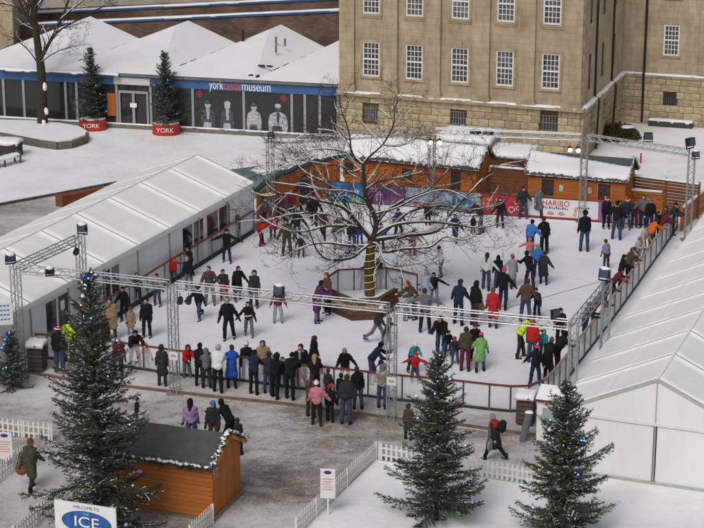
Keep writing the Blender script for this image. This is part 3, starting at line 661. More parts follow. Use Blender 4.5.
# ================================================================== TIMBER HUTS
def plank_wall(par, x0, x1, z0, z1, y, pitch, m, horizontal=True, out=-1, th=.03, holes=()):
    if horizontal:
        n_ = max(1, round((z1-z0)/pitch)); h = (z1-z0)/n_
        for k in range(n_):
            za, zb = z0+k*h, z0+(k+1)*h; segs = [(x0, x1)]
            for hx0, hx1, hz0, hz1 in holes:
                if hz0 < (za+zb)/2 < hz1: segs = [s for p, q in segs for s in ((p, min(q, hx0)), (max(p, hx1), q)) if s[1]-s[0] > .05]
            for p, q in segs: piece('plank', m, par, ((p+q)/2, y+out*random.uniform(0,.008), (za+zb)/2), (q-p, th, h-.012))
    else:
        n_ = max(1, round((x1-x0)/pitch)); w = (x1-x0)/n_
        for k in range(n_): piece('plank', m, par, (x0+(k+.5)*w, y+out*random.uniform(0,.008), (z0+z1)/2), (w-.012, th, z1-z0))
def garland(par, a, b_, rad, seed, snow=True):
    r = random.Random(seed); a = Vector(a); b_ = Vector(b_); n_ = max(3, int((b_-a).length/.07)); g = MB(); s = MB()
    for i in range(n_*9):
        p = a.lerp(b_, r.random()) + Vector([r.gauss(0, rad*.5) for _ in range(3)]); d = Vector([r.uniform(-1,1) for _ in range(3)]).normalized()*rad*.8
        e_ = Vector([r.uniform(-1,1) for _ in range(3)]).normalized()*rad*.25
        g.add([p-d, p+d, p+e_+d*.2], [(0,1,2)])
    o = g.build('garland', GARLAND, par); tag(o, kind='stuff')
    if snow:
        for i in range(int(n_*4)):
            p = a.lerp(b_, r.random()) + Vector((r.gauss(0, rad*.35), r.gauss(0, rad*.35), rad*.55)); k = rad*r.uniform(.12, .32)*(1 + 1.4*(r.random() < .25))
            s.add([p+Vector((k,0,0)), p+Vector((0,k,0)), p+Vector((-k,0,0)), p+Vector((0,-k,0)), p+Vector((0,0,k*.7)), p-Vector((0,0,k*.6))], [(0,1,4),(1,2,4),(2,3,4),(3,0,4),(1,0,5),(2,1,5),(3,2,5),(0,3,5)])
        o = s.build('garland_snow', SNOW, par); tag(o, kind='stuff')
def hut(label, A, B_, depth, eave, ridge, windows, snow_cover=(0, 1), seed=1, over=.18, roofm=None):
    """A,B: ground points of the front wall seen from the rink; local x along the front, -y towards the rink"""
    loc, ang, L = frame_of(A, B_)
    t = thing('timber_hut', label, 'hut', loc, ang)
    hs_ = [(x-w/2, x+w/2, z0, z1) for x, w, z0, z1 in windows]
    plank_wall(t, 0, L, .05, eave, 0, .2, ORANGE_H, True, -1, holes=hs_)
    for sx in (0, L):
        plank_s = link('gable_wall', None, t, (sx, 0, 0), R(90))
        n_ = 9
        for k in range(n_):
            ya, yb = depth*k/n_, depth*(k+1)/n_; ym = (ya+yb)/2; top = eave + (ridge-eave)*(1-abs(ym-depth/2)/(depth/2)) - .03
            piece('plank', ORANGE, plank_s, (ym, -.015 if sx else .015, top/2+.02), (yb-ya-.012, .03, top-.04))
    plank_wall(t, 0, L, .05, eave, depth, .4, ORANGE_H, True, 1)
    for sgn, y0, y1 in ((1, -over, depth/2), (-1, depth+over, depth/2)):
        z0 = eave - (ridge-eave)*over/(depth/2)
        MB().extrude([(-over,y0,z0),(L+over,y0,z0),(L+over,y1,ridge),(-over,y1,ridge)], (0,0,.05)).build('roof_slope', roofm or FELT, t)
        a, c = snow_cover; x0, x1 = -over+(L+2*over)*a, -over+(L+2*over)*c
        if sgn == 1 and c > a:
            tr = .55 if seed == 4 else .98; y0 += .12; z0 += (ridge-eave)*.12/(depth/2)
            snow_slab('roof_snow', t, (x0,y0,z0+.06),(x1,y0,z0+.06),(x1,y0+(y1-y0)*tr,z0+.06+(ridge-z0)*tr),(x0,y0+(y1-y0)*.98,z0+.06+(ridge-z0)*.98), .07, int((x1-x0)*11)+6, 9, .09, SNOW_ROOF, seed)
    z0 = eave - (ridge-eave)*over/(depth/2)
    garland(t, (-over,-over,z0), (L+over,-over,z0), .07, seed)
    for sx in (-over, L+over): garland(t, (sx,-over,z0+.05), (sx,depth/2,ridge+.1), .1, seed+int(sx*3)+2); garland(t, (sx,depth+over,z0+.05), (sx,depth/2,ridge+.1), .1, seed+int(sx*3)+5)
    for x, w, za_, zb in windows:
        wn_ = MB().box(x-w/2, x+w/2, .03, .05, za_, zb).build('window', mat('hut_window', (.05,.045,.05), .35, .5, 6), t)
        g = MB().box(x-w/2-.06,x-w/2,-.045,.02,za_-.06,zb+.06).box(x+w/2,x+w/2+.06,-.045,.02,za_-.06,zb+.06).box(x-w/2,x+w/2,-.044,.02,zb,zb+.06).box(x-w/2,x+w/2,-.044,.02,za_-.06,za_)
        g.build('window_frame', ORANGE, wn_)
        g = MB()
        for i in range(1, 5): g.box(x-w/2+w*i/5-.012, x-w/2+w*i/5+.012, .0, .03, za_, zb)
        for i in range(1, 4): g.box(x-w/2, x+w/2, .002, .028, za_+(zb-za_)*i/4-.012, za_+(zb-za_)*i/4+.012)
        g.build('window_lattice', mat('lattice_brown', (.10,.06,.045), .7), wn_)
    return t, L
def back_from(px, py, z, dist):
    """ground point below an eave point seen at a photo spot"""
    w = at(px, py, z); return Vector((w.x, w.y, 0))
H2A, H2B = back_from(529, 172, 2.0, 0), back_from(625, 180, 2.0, 0)
def on(A, B_, px, z):  # distance along front
    k = (px-352)/F_PX; d = (B_-A).normalized(); c, s = math.cos(PITCH), math.sin(PITCH)
    return (k*(A.y*c + (CAM_H-z)*s) - A.x) / (d.x - k*d.y*c)
h2, h2L = hut('orange timber hut with two latticed windows behind the white sweets board', H2A, H2B, 2.3, 2.0, 2.72,
     [(on(H2A,H2B,548,1.4), .6, .92, 1.72), (on(H2A,H2B,604.5,1.4), .6, .92, 1.72)], (0.0, 1.0), 4)
for px in (561.5, 590):
    x = on(H2A,H2B,px,1.4); MB().box(x-.09, x+.09, -.05, -.02, 1.2, 1.5).build('green_notice', mat('green_white_notice', (.35,.5,.42), .7, .6, 14, c2=(.75,.78,.75)), h2)
MB().extrude([(h2L*.42,-.0,2.33),(h2L*.94,.4,2.33),(h2L*.92,1.0,2.72),(h2L*.45,1.0,2.72)], (0,0,.11)).build('bare_felt_patch', FELT, h2) if False else None
H1A, H1B = back_from(345, 155, 2.0, 0), back_from(476, 168, 2.0, 0)
h1, h1L = hut('orange timber hut with snowy roof behind the bare tree and the blue board', H1A, H1B, 2.3, 2.0, 2.75,
     [(on(H1A,H1B,456,1.3), .5, .8, 1.75), (on(H1A,H1B,407,1.3), .5, .95, 1.7), (on(H1A,H1B,349,1.3), .5, .95, 1.7)], (0.0, 1.0), 9)
# timber wall curving from the marquee to the left hut
WQ = [at(257, 231), at(268, 222), at(283, 213.5), at(300, 206.5), at(318, 200), at(340, 196)]
t = thing('timber_wall', 'orange-brown plank wall curving from the white marquee to the left hut', 'wall', WQ[0])
for a_, b_ in zip(WQ[:-1], WQ[1:]):
    d = b_-a_; n_ = max(2, round(d.length/.22)); an = math.atan2(d.y, d.x)
    for k in range(n_):
        p = a_.lerp(b_, (k+.5)/n_) - WQ[0]; hgt = 1.65+.35*min(1, (a_.x-WQ[0].x+.3)/1.5)
        piece('plank', ORANGE, t, (p.x, p.y, hgt/2), (d.length/n_-.012, .035, hgt), an)
tq = MB(); 
for a_, b_ in zip(WQ[:-1], WQ[1:]): tq.bar(a_-WQ[0]+Vector((0,.1,1.9)), b_-WQ[0]+Vector((0,.1,2.0)), .25, .12)
tq.build('top_rail', mat('teal_dark', (.03,.07,.065), .7, .4, 3), t)
# tarpaulin stack behind it
tp = at(258, 196, 0.0)
tarp = mat('teal_tarpaulin', (.13,.20,.19), .6, .35, 1.3, .5, 3)
t = thing('tarpaulin_stack', 'stack under a pale teal tarpaulin behind the far end of the left marquee', 'tarpaulin', at(262, 199))
V = []; nx_, ny_ = 16, 9
for i in range(nx_):
    for j in range(ny_):
        u, w = i/(nx_-1), j/(ny_-1); e_ = min(u, 1-u, w, 1-w); V.append((-2.2+4.6*u, 2.6*w, 1.1*min(1, e_*7)**.5 + .12*math.sin(9*u+4*w)*min(1, e_*6)))
Fq = [(i*ny_+j, (i+1)*ny_+j, (i+1)*ny_+j+1, i*ny_+j+1) for i in range(nx_-1) for j in range(ny_-1)]
link('cover', fast_mesh('cover', np.array(V), [np.array(Fq)], True, [tarp]), t)
lump('snow', SNOW, t, (.7, 1.5, 1.08), (1.3, .8, .17), 3, 3, .12)
# slatted fence and panels right of the huts
def slat_fence(name, label, A, B_, z0, z1, n_, m, cat='fence', posts=3, snow=True):
    loc, ang, L = frame_of(A, B_); t = thing(name, label, cat, loc, ang); h = (z1-z0)/n_
    for k in range(n_): piece('slat', m, t, (L/2, random.uniform(-.012,.012), z0+(k+.5)*h), (L, .03, h*.86))
    for i in range(posts): MB().box(L*i/(posts-1)-.05, L*i/(posts-1)+.05, .02, .1, 0, z1+.08).build('post', m, t)
    if snow: snow_slab('snow', t, (0,-.04,z1),(L,-.04,z1),(L,.06,z1),(0,.06,z1), .05, int(L*6)+4, 3, .01, SNOW, 3)
    return t
fA = at(632, 210); fB = at(697, 219)
slat_fence('slat_fence', 'brown horizontal slat fence right of the huts beyond the far rink corner', fA, fB, .05, 1.72, 11, BROWNWOOD)
slat_fence('orange_panel', 'low orange board panel with snowy top beside the group in santa hats', at(624, 211.5), at(661, 214.5), .1, 1.12, 5, ORANGE_H, 'panel', 2)
slat_fence('slat_fence', 'dark brown slat fence in the gap between the two huts', at(489, 203), at(529, 206.5), .05, 1.85, 11, BROWNWOOD)
slat_fence('timber_hoarding', 'orange timber panel with snowy top rail at the far end of the right marquee', at(682, 231), at(712, 205), .05, 1.15, 6, ORANGE_H, 'panel', 2)
# snow-covered cabin roof behind the left hut
cA, cB = at(437, 183), at(488, 188); loc, ang, L_ = frame_of(cA, cB)
t = thing('portable_cabin', 'low grey portable cabin with thick snow on its roof behind the left hut', 'cabin', loc, ang)
MB().box(0, L_, 0, 2.0, 0, 2.35).build('cabin_body', mat('cabin_grey', (.36,.36,.36), .7, .15, 2), t)
snow_slab('roof_snow', t, (-.05,-.05,2.36),(L_+.05,-.05,2.36),(L_+.05,2.05,2.4),(-.05,2.05,2.4), .2, 20, 8, .03, SNOW_ROOF, 6)
cA, cB = at(489, 190), at(530, 193); loc, ang, L_ = frame_of(cA, cB)
t = thing('storage_shed', 'low shed with flat snowy roof behind the gap between the huts', 'shed', loc, ang)
MB().box(0, L_, 0, 1.8, 0, 1.85).build('shed_body', BROWNWOOD, t)
snow_slab('roof_snow', t, (-.05,-.05,1.86),(L_+.05,-.05,1.86),(L_+.05,1.85,1.9),(-.05,1.85,1.9), .16, 20, 8, .04, SNOW_ROOF, 7)
for px, py, lab in ((474.5, 183, 'round dark speaker on a pole at the right end of the left hut roof'), (487, 184, 'round dark speaker on a pole between the left hut and the shed roof')):
    w = at(px, py); t = thing('loudspeaker', lab, 'speaker', w); MB().tube((0,0,0),(0,0,2.5),.03).build('pole', BLACKM, t); lump('speaker_body', BLACKM, t, (0,0,2.62), (.3,.25,.22), 3, 2, .05)

# near hut in the left foreground
NA, NB = at(212, 520.5), at(240, 493); d = (NB-NA); dep = d.length
loc, ang = Vector((NA.x, NA.y, 0)), math.atan2(d.y, d.x) - R(90)
kio = thing('timber_kiosk', 'bright orange timber kiosk with grey felt roof and snowy garland in the foreground', 'kiosk', loc, ang)
KE, KR, KL = 1.83, 2.42, 3.6      # local: x<0 along the ridge to the left, y 0..dep
plank_wall(kio, -KL, 0, .08, KE, 0, .15, ORANGE_H, True, -1); plank_wall(kio, -KL, 0, .08, KE, dep, .3, ORANGE_H, True, 1)
for sx in (0, -KL):
    gw = link('gable_wall', None, kio, (sx, 0, 0), R(90)); n_ = 11
    for k in range(n_):
        ya, yb = dep*k/n_, dep*(k+1)/n_; ym = (ya+yb)/2; top = KE+(KR-KE)*(1-abs(ym-dep/2)/(dep/2))-.04
        piece('plank', ORANGE, gw, (ym, -.015 if sx == 0 else .015, top/2+.04), (yb-ya-.008, .03, top-.08))
for y0, y1 in ((-.2, dep/2), (dep+.2, dep/2)):
    z0 = KE-(KR-KE)*.2/(dep/2)
    MB().extrude([(-KL-.15,y0,z0),(.16,y0,z0),(.16,y1,KR),(-KL-.15,y1,KR)], (0,0,.05)).build('roof_slope', FELT, kio)
    MB().bar((.17,y0,z0-.02),(.17,y1,KR-.02),.03,.12).build('bargeboard', mat('bargeboard_orange', (.50,.22,.08), .6), kio)
    garland(kio, (.12,y0,z0+.1), (.12,y1,KR+.1), .12, int(y0*7)+3); 
garland(kio, (-KL-.1,-.2,z0+.06), (.1,-.2,z0+.06), .12, 8)
piece('notice', mat('paper_white', (.8,.8,.78), .8), kio, (.02, .28, 1.45), (.02, .4, .38)); piece('notice_header', mat('pinkish_header', (.6,.3,.32), .8), kio, (.033, .28, 1.6), (.008, .38, .07))
MB().box(-KL-.1, .12, -.1, dep+.1, 0, .07).build('base_boards', mat('grey_base_timber', (.2,.17,.14), .9, .3), kio)

# ================================================================== RINK BARRIERS
def barrier(label, pts, hgt, panel_m, z0=0.0, kick=.2, railm=RAILRED, step=None):
    P = [at(*p) for p in pts]; base = P[0]
    t = thing('rink_barrier', label, 'barrier', base)
    for i, p in enumerate(P):
        q = p-base; MB().box(q.x-.03, q.x+.03, q.y-.03, q.y+.03, z0, hgt).build('post', POSTG, t)
    for a_, b_ in zip(P[:-1], P[1:]):
        a, c = a_-base, b_-base; d = (c-a).normalized(); u = Vector((0,0,1)); a2, c2 = a+d*.035, c-d*.035
        MB().bar(a+u*(hgt+.025), c+u*(hgt+.025), .09, .05).build('handrail', railm, t)
        MB().bar(a2+u*((hgt+kick)/2+z0/2), c2+u*((hgt+kick)/2+z0/2), .012, hgt-kick-z0-.02).build('panel', panel_m, t)
        MB().bar(a2+u*(z0+kick/2), c2+u*(z0+kick/2), .03, kick).build('kickboard', RUBBER, t)
    return t
barrier('clear-panelled rink barrier with red-brown rail along the near side of the ice', front_line, 1.05, CLEARP, .0)
rl2 = [q for p_, n_ in zip(right_line[:-1], right_line[1:]) for q in (p_, ((p_[0]+n_[0])/2, (p_[1]+n_[1])/2))] + [right_line[-1]]
barrier('grey frosted rink barrier with close posts along the right side of the ice', rl2, 1.02, GREYP, .0, .12, mat('grey_pink_rail', (.30,.22,.2), .6))
barrier('clear rink barrier with red-brown rail beside the left marquee', left_line, 1.05, CLEARP, 0, .22)
barrier('short curved barrier by the wooden bin near the left marquee door', [(24,366),(34,361),(48,361.5),(58,363)], 1.05, CLEARP, .0)

# advertising boards along the far side
def board(label, pl, pr_, h, m, off=.0):
    A, B_ = at(*pl), at(*pr_); loc, ang, L = frame_of(A, B_)
    t = thing('advertising_board', label, 'board', loc, ang, 'advertising boards along the far side of the rink')
    MB().box(0, L-.01, 0, .05, .06, h).build('face', m, t); MB().box(0, L-.01, -.015, .06, .0, .06).build('foot_strip', RUBBER, t); MB().box(0, L-.01, -.01, .06, h, h+.04).build('top_rail', RAILRED, t)
    return t, L
BH = 1.0
blue_ad = mat('blue_print', (.03,.06,.26), .5, .5, 1.4, c2=(.05,.28,.55)); purple_ad = mat('purple_print', (.13,.045,.13), .5, .4, 1.5); lblue_ad = mat('pale_blue_print', (.22,.34,.55), .5, .4, 2, c2=(.5,.55,.6))
red_ad = mat('red_print', (.42,.03,.05), .5, .15, 2); white_ad = mat('white_print', (.66,.66,.68), .5, .06, 2)
t, L_ = board('blue advertising board with white script left of the tree trunk', (328,201.5), (366,204), BH, blue_ad)
MB().extrude([(L_*.28,-.012,.62),(L_*.82,-.012,.66),(L_*.80,-.012,.54),(L_*.30,-.012,.5)], (0,.006,0)).build('script_line', mat('pale_script', (.55,.58,.75), .6, .5, 16), t)
MB().extrude([(L_*.55,-.012,.12),(L_*.98,-.012,.12),(L_*.98,-.012,.36),(L_*.6,-.012,.28)], (0,.006,0)).build('green_swoosh', mat('green_print', (.08,.3,.12), .6), t)
t, L_ = board('plum purple advertising board just right of the tree trunk', (366,204), (404,206.5), BH, purple_ad)
MB().box(L_*.38, L_*.385+.01, -.012, -.004, .18, .85).build('white_rule', LW, t)
for k in range(3): MB().box(L_*(.1+.05*k), L_*(.32+.06*k), -.012, -.004, .78-.14*k, .83-.14*k).build('print_line', mat('dull_pink_print', (.35,.2,.33), .6), t)
t, L_ = board('pale blue and pink advertising board behind the low branches', (404,206.5), (440,210), BH, lblue_ad)
MB().box(L_*.1, L_*.9, -.012, -.004, .12, .3).build('pink_band', mat('pink_print', (.45,.15,.2), .6, .4, 5), t)
t, L_ = board('light blue advertising board left of the red board', (440,210), (480.5,214.3), BH, lblue_ad)
for k in range(5): MB().box(L_*(.3+.13*k), L_*(.38+.13*k), -.012, -.004, .35, .62+.05*(k%2)).build('print_letter', blue_ad, t)
t, L_ = board('bright red advertising board with pale ring marks', (480.5,214.3), (526,217.4), BH, red_ad)
ringm = mat('pale_ring', (.6,.45,.45), .6)
for k, (x, z, r_) in enumerate(((.68,.34,.17),(.83,.42,.12),(.92,.36,.2),(.75,.72,.06),(.88,.78,.05))):
    c = L_*x; o_ = disc(c, z, r_, r_, -.012, 16); i_ = disc(c, z, r_*.6, r_*.6, -.012, 16)
    MB().add(o_+i_, [(q, (q+1) % 16, 16+(q+1) % 16, 16+q) for q in range(16)]).build('ring_mark', ringm, t)
for k in range(3):
    for q in range(4): MB().box(L_*(.04+.09*q), L_*(.10+.09*q), -.012, -.004, .26+.22*k, .40+.22*k).build('print_letter', mat('ochre_print', (.5,.22,.1), .6), t)
t, L_ = board('white HARIBO sweets board with red lettering in front of the right hut', (526,217.4), (598,222.4), BH, white_ad)
o = text('lettering', 'HARIBO', .36, mat('red_letter', (.5,.02,.03), .5), t, (L_*.41, -.012, .78), (R(90),0,0), .004); o.scale = (1.0, 1.05, 1)
DK = mat('dark_print', (.10,.08,.10), .7)
for k in range(13):
    x = L_*(.20+.030*k); MB().box(x, x+L_*.019, -.012, -.004, .50+.02*(k % 2), .56+.04*((k*5) % 3)).build('small_print', DK, t)
for k in range(6): x = L_*(.70+.03*k); MB().box(x, x+L_*.02, -.012, -.004, .60, .66+.03*(k % 2)).build('small_print', DK, t)
for x in (.34, .49): MB().extrude([(L_*x-.2,-.012,.26),(L_*x,-.012,.2),(L_*x+.2,-.012,.26),(L_*x+.1,-.012,.36),(L_*x-.08,-.012,.4)], (0,.006,0)).build('sweet_print', mat('grey_pink_print', (.45,.25,.28), .6, .5, 12), t)
MB().extrude([(L_*.65,-.012,.22),(L_*.69,-.012,.2),(L_*.71,-.012,.6),(L_*.67,-.012,.66)], (0,.006,0)).build('sweet_print', mat('peach_print', (.6,.33,.25), .6, .5, 12), t)
MB().box(0, L_, -.012, -.004, .07, .13).build('red_band', red_ad, t)
t, L_ = board('mauve end board beside the people in santa hats', (598,222.4), (612,223.4), BH, mat('mauve_print', (.25,.12,.25), .6))
t, L_ = board('plain pale far board behind the group at the far right corner', (612,223.4), (676,227.5), BH-.35, white_ad)

# ================================================================== TREE ISLAND
isl = [(323,308),(352,321),(380,319.5),(399,308),(397,300),(386,295),(338,297)]
IP = [at(*p) for p in isl]; ic = sum(IP, Vector())/len(IP)
t = thing('tree_planter', 'low timber-sided island around the foot of the bare tree', 'planter', ic)
TIMB = mat('planter_timber', (.10,.055,.032), .85, .35, 4, .4, 14, rnd=.2); TIML = mat('planter_timber_pale', (.34,.20,.11), .8, .25, 4, .3, 14)
for i in range(3):
    a, c = IP[i]-ic, IP[i+1]-ic
    for k in range(4): MB().bar(a*(1-.02*k)+Vector((0,0,.1+.19*k)), c*(1-.02*k)+Vector((0,0,.1+.19*k)), .06, .175).build('plank', TIML if k == 2 and i < 2 else TIMB, t)
    MB().bar(a*.9+Vector((0,0,.82)), c*.9+Vector((0,0,.82)), .2, .05).build('rim_board', TIMB, t)
pz = [(p-ic)*.93 for p in IP]
MB().prism(pz, .05, .3).build('planter_fill', SNOW, t)
bar_pts = [(322,309),(328,303),(338,297),(354,296),(370,295.5),(386,295),(401,297.5),(417,300)]
bar2 = barrier('clear-panelled barrier behind the tree on the island', [(326,306),(338,297),(354,296),(370,295.5),(386,295),(402,298),(417,302)], 1.15, glassy('island_panel', (.62,.63,.66), .45), .0, .12)

# ================================================================== TREES
def tubes(polys, sides, mats, name, parent, smooth=True, kind=None):
    """polys: list of (points (n,3), radii (n,)) -> one mesh of tapered tubes"""
    Vs, Fs, base = [], [], 0
    for P, Rr in polys:
        P = np.asarray(P, float); Rr = np.asarray(Rr, float); n_ = len(P); s = sides if np.isscalar(sides) else (sides[0] if Rr[0] > sides[2] else sides[1])
        T = np.gradient(P, axis=0); T /= np.linalg.norm(T, axis=1, keepdims=True) + 1e-9
        up = np.tile([[.31, .2, .93]], (n_, 1)); X = np.cross(T, up); X /= np.linalg.norm(X, axis=1, keepdims=True) + 1e-9; Y = np.cross(T, X)
        a = np.linspace(0, 2*np.pi, s, endpoint=False)
        ring = P[:, None, :] + Rr[:, None, None]*(np.cos(a)[None, :, None]*X[:, None, :] + np.sin(a)[None, :, None]*Y[:, None, :])
        Vs.append(ring.reshape(-1, 3)); i = np.arange(n_-1)[:, None]*s; j = np.arange(s)[None, :]; j2 = (j+1) % s
        Fs.append(np.stack([base+i+j, base+i+j2, base+i+s+j2, base+i+s+j], -1).reshape(-1, 4)); base += n_*s
    me = fast_mesh(name, np.concatenate(Vs), [np.concatenate(Fs)], smooth, mats); o = link(name, me, parent)
    if kind: tag(o, kind=kind)
    return o
def grow(r, p, d, length, rad, depth, out, droop=0.0, maxd=4, wig=.17):
    n_ = max(4, int(length/.22)); P = [p.copy()]; d = d/np.linalg.norm(d)
    for i in range(n_):
        d = d + r.normal(0, wig, 3)*np.array([1, 1, .8]) + np.array([0, 0, .05 - droop*.1]); d /= np.linalg.norm(d); P.append(P[-1] + d*length/n_)
    P = np.array(P); t = np.linspace(0, 1, n_+1); out.append((P, rad*(1-.72*t)))
    if depth < maxd: sprout(r, P, rad, length, depth, out, droop, maxd)
def sprout(r, P, rad, length, depth, out, droop, maxd, k0=.2, dens=1.0):
    nsub = int((2.2 + length*1.9)*dens)
    for _ in range(nsub):
        f = r.uniform(k0, 1); x = f*(len(P)-1); i = min(int(x), len(P)-2); q = P[i]+(P[i+1]-P[i])*(x-i); T = P[i+1]-P[i]; T /= np.linalg.norm(T)+1e-9
        s = r.normal(0, 1, 3); s -= T*np.dot(s, T); s /= np.linalg.norm(s)+1e-9; s[2] = s[2]*.75+.12
        grow(r, q, T*.7+s*.9, length*r.uniform(.3, .56), max(.0082, rad*(1-.7*f)*r.uniform(.4, .62)), depth+1, out, droop, maxd)
def snow_on(polys, r, minr=.006, frac=.8):
    out = []
    for P, Rr in polys:
        P = np.asarray(P); d = np.diff(P, axis=0); steep = np.abs(d[:, 2])/(np.linalg.norm(d, axis=1)+1e-9)
        if Rr[0] < minr or r.random() > frac: continue
        run = []
        for i in range(len(P)):
            ok = steep[min(i, len(d)-1)] < .86 and r.random() > .05
            if ok: run.append(i)
            if (not ok or i == len(P)-1) and len(run) > 1:
                q = P[run] + np.array([0, 0, 1])*(np.asarray(Rr)[run][:, None]*.8+.008); w = np.asarray(Rr)[run]*.88+.012; w[0] *= .3; w[-1] *= .3; out.append((q, w)); run = []
            elif not ok: run = []
    return out
def densify(pts, n_=5):
    pts = np.array(pts); out = []
    for i in range(len(pts)-1):
        p0 = pts[max(i-1, 0)]; p1 = pts[i]; p2 = pts[i+1]; p3 = pts[min(i+2, len(pts)-1)]
        for t in np.linspace(0, 1, n_, endpoint=False):
            out.append(.5*((2*p1)+(-p0+p2)*t+(2*p0-5*p1+4*p2-p3)*t*t+(-p0+3*p1-3*p2+p3)*t**3))
    out.append(pts[-1]); return np.array(out)
# --- the bare tree in the middle of the rink
r = np.random.default_rng(21); T0 = at(370, 303); TY = T0.y + .1
def limb(pix, depth0, depth1, r0, r1):
    n_ = len(pix); P = [np.array(at_y(px, py, TY + depth0 + (depth1-depth0)*i/(n_-1))) for i, (px, py) in enumerate(pix)]
    P = densify(P); k_ = .8 if r0 < .2 else 1.0; return P, np.linspace(r0*k_, r1*k_, len(P))
trunk = limb([(370,301),(369.5,285),(369.5,268),(370.5,252),(372,240)], 0, 0, .215, .185)
limbs = [limb([(372,242),(376,225),(373,212),(366,198),(364,180),(363,164)], 0, .3, .15, .085),
 limb([(363,165),(352,153),(350,138),(347,125),(342,112),(340,101)], .3, 1.2, .06, .018), limb([(363,165),(369,157),(383,144),(393,126),(395,111),(398,98)], .3, -.5, .065, .018),
 limb([(371,240),(358,224),(347,211),(335,204.5),(309,199),(288,194),(270,196)], 0, -1.6, .11, .02),
 limb([(370,244),(362,250),(351,258),(330,260),(318,252),(312,238),(306,222)], 0, -2.2, .085, .02),
 limb([(373,240),(388,238),(404,236),(437,231),(450,214),(468,195),(483,178.5),(495,165)], 0, 1.6, .115, .018),
 limb([(372,250),(388,252),(404,249),(430,247),(445,237),(462,240),(476,236)], 0, -2.0, .075, .018),
 limb([(372,238),(392,226),(420,222),(452,224),(480,228),(505,222)], 0, .4, .085, .016),
 limb([(372,238),(360,228),(330,226),(300,232),(275,226),(258,215)], 0, .9, .08, .016),
 limb([(372,236),(384,214),(404,200),(428,190),(450,168)], 0, 1.0, .08, .016), limb([(370,236),(352,214),(330,186),(305,172),(285,150)], 0, 1.8, .075, .016),
 limb([(365,190),(378,182),(398,178),(415,174),(428,170)], .2, -.6, .05, .014), limb([(363,168),(352,172),(338,166),(318,163),(300,160)], .3, .8, .045, .014), limb([(350,140),(335,132),(316,130),(298,138),(280,150)], .9, 1.6, .03, .012), limb([(352,155),(336,150),(312,150),(290,164),(268,172)], .6, -.6, .035, .012), limb([(366,200),(350,192),(326,190),(300,186),(270,182)], .1, -1.2, .045, .013), limb([(374,214),(396,208),(420,196),(446,190),(470,200)], .1, -1.2, .05, .013), limb([(383,145),(400,146),(418,138),(436,146)], -.2, .6, .03, .012),
 limb([(372,243),(378,246),(386,262),(402,266),(424,262)], 0, -2.6, .06, .014), limb([(370,246),(350,246),(322,243),(296,250),(282,262)], 0, -2.4, .07, .014),
 limb([(372,240),(385,232),(410,212),(440,206),(468,210),(496,206)], 0, 2.2, .08, .015), limb([(371,238),(350,222),(322,214),(296,214),(266,220)], 0, 2.4, .08, .015)]
tree = thing('bare_tree', 'snow-lined bare tree with wide branches rising from the middle of the ice', 'tree')
tubes([trunk], 12, [MOSSBARK], 'trunk', tree)
main = [l_ for l_ in limbs]; twigs = []
for P, Rr in limbs: 
    Ln = float(np.linalg.norm(np.diff(P, axis=0), axis=1).sum()); sprout(r, P, Rr[0]*.75, min(Ln, 3.0), 1, twigs, .3, 4, .12, 3.0)
tubes(main, 8, [BARK], 'limbs', tree)
tag(tubes(twigs, (5, 3, .02), [BARK], 'branches', tree), kind='stuff')
sn = snow_on(main, r, .008, 1.0) + snow_on(twigs, r, .0092, .55); tag(tubes(sn, (5, 3, .03), [SNOW], 'branch_snow', tree), kind='stuff')
BULBW = emit('warm_bulb', (1, .75, .5), 1.6)
hx = [(np.array(trunk[0][0]) + np.array([.235*math.cos(a), .235*math.sin(a), .35 + a*.048])) for a in np.linspace(0, 2*math.pi*7, 150)]
tubes([(np.array(hx), np.full(150, .009))], 4, [emit('rope_light', (1, .66, .42), .4)], 'light_string', tree)
# --- bare tree by the pavilion
r = np.random.default_rng(5); T1 = at(43, 131); TY = T1.y
trunk2 = limb([(43,131),(42.5,118),(42,95),(41,70),(38.5,50),(35,25),(33,0),(34,-40)], 0, .5, .33, .12); trunk2[1][0] = .45
l2 = [limb([(41,58),(48,45),(55,32),(63,15),(70,-4),(80,-30)], 0, -.8, .15, .05), limb([(37,35),(28,18),(20,2),(10,-20)], .2, .9, .1, .04), limb([(52,38),(60,30),(78,20),(100,8),(118,2)], -.4, 1.2, .08, .02),
      limb([(36,25),(22,10),(5,4),(-15,2)], .2, -1.0, .07, .02), limb([(34,10),(46,-4),(58,-18),(66,-36)], .3, 1.0, .09, .03), limb([(60,20),(76,6),(96,-8),(112,-16)], -.5, -1.5, .06, .02), limb([(42,70),(30,52),(16,40),(2,34)], .1, .8, .06, .016), limb([(41,62),(56,52),(74,46),(92,44)], 0, -.8, .05, .014)]
tree2 = thing('bare_tree', 'tall dark leafless tree in the round snowy bed before the pavilion', 'tree')
tubes([trunk2], 10, [BARK], 'trunk', tree2); tw2 = []
for P, Rr in l2 + [(trunk2[0][-12:], trunk2[1][-12:])]:
    sprout(r, P, Rr[0]*.7, 2.6, 1, tw2, .1, 4, .1, 1.9)
tubes(l2, 7, [BARK], 'limbs', tree2); tag(tubes(tw2, (4, 3, .02), [BARK], 'branches', tree2), kind='stuff')
tag(tubes(snow_on(l2 + tw2, r, .009, .45), 3, [SNOW], 'branch_snow', tree2), kind='stuff')
for z, a in ((2.6, .5), (.5, 1.2), (1.2, -.3)): lump('snow_patch', SNOW, tree2, tuple(T1 + Vector((.3*math.cos(a), -.3, z))), (.12, .1, .22), int(z*10), 2, .2)
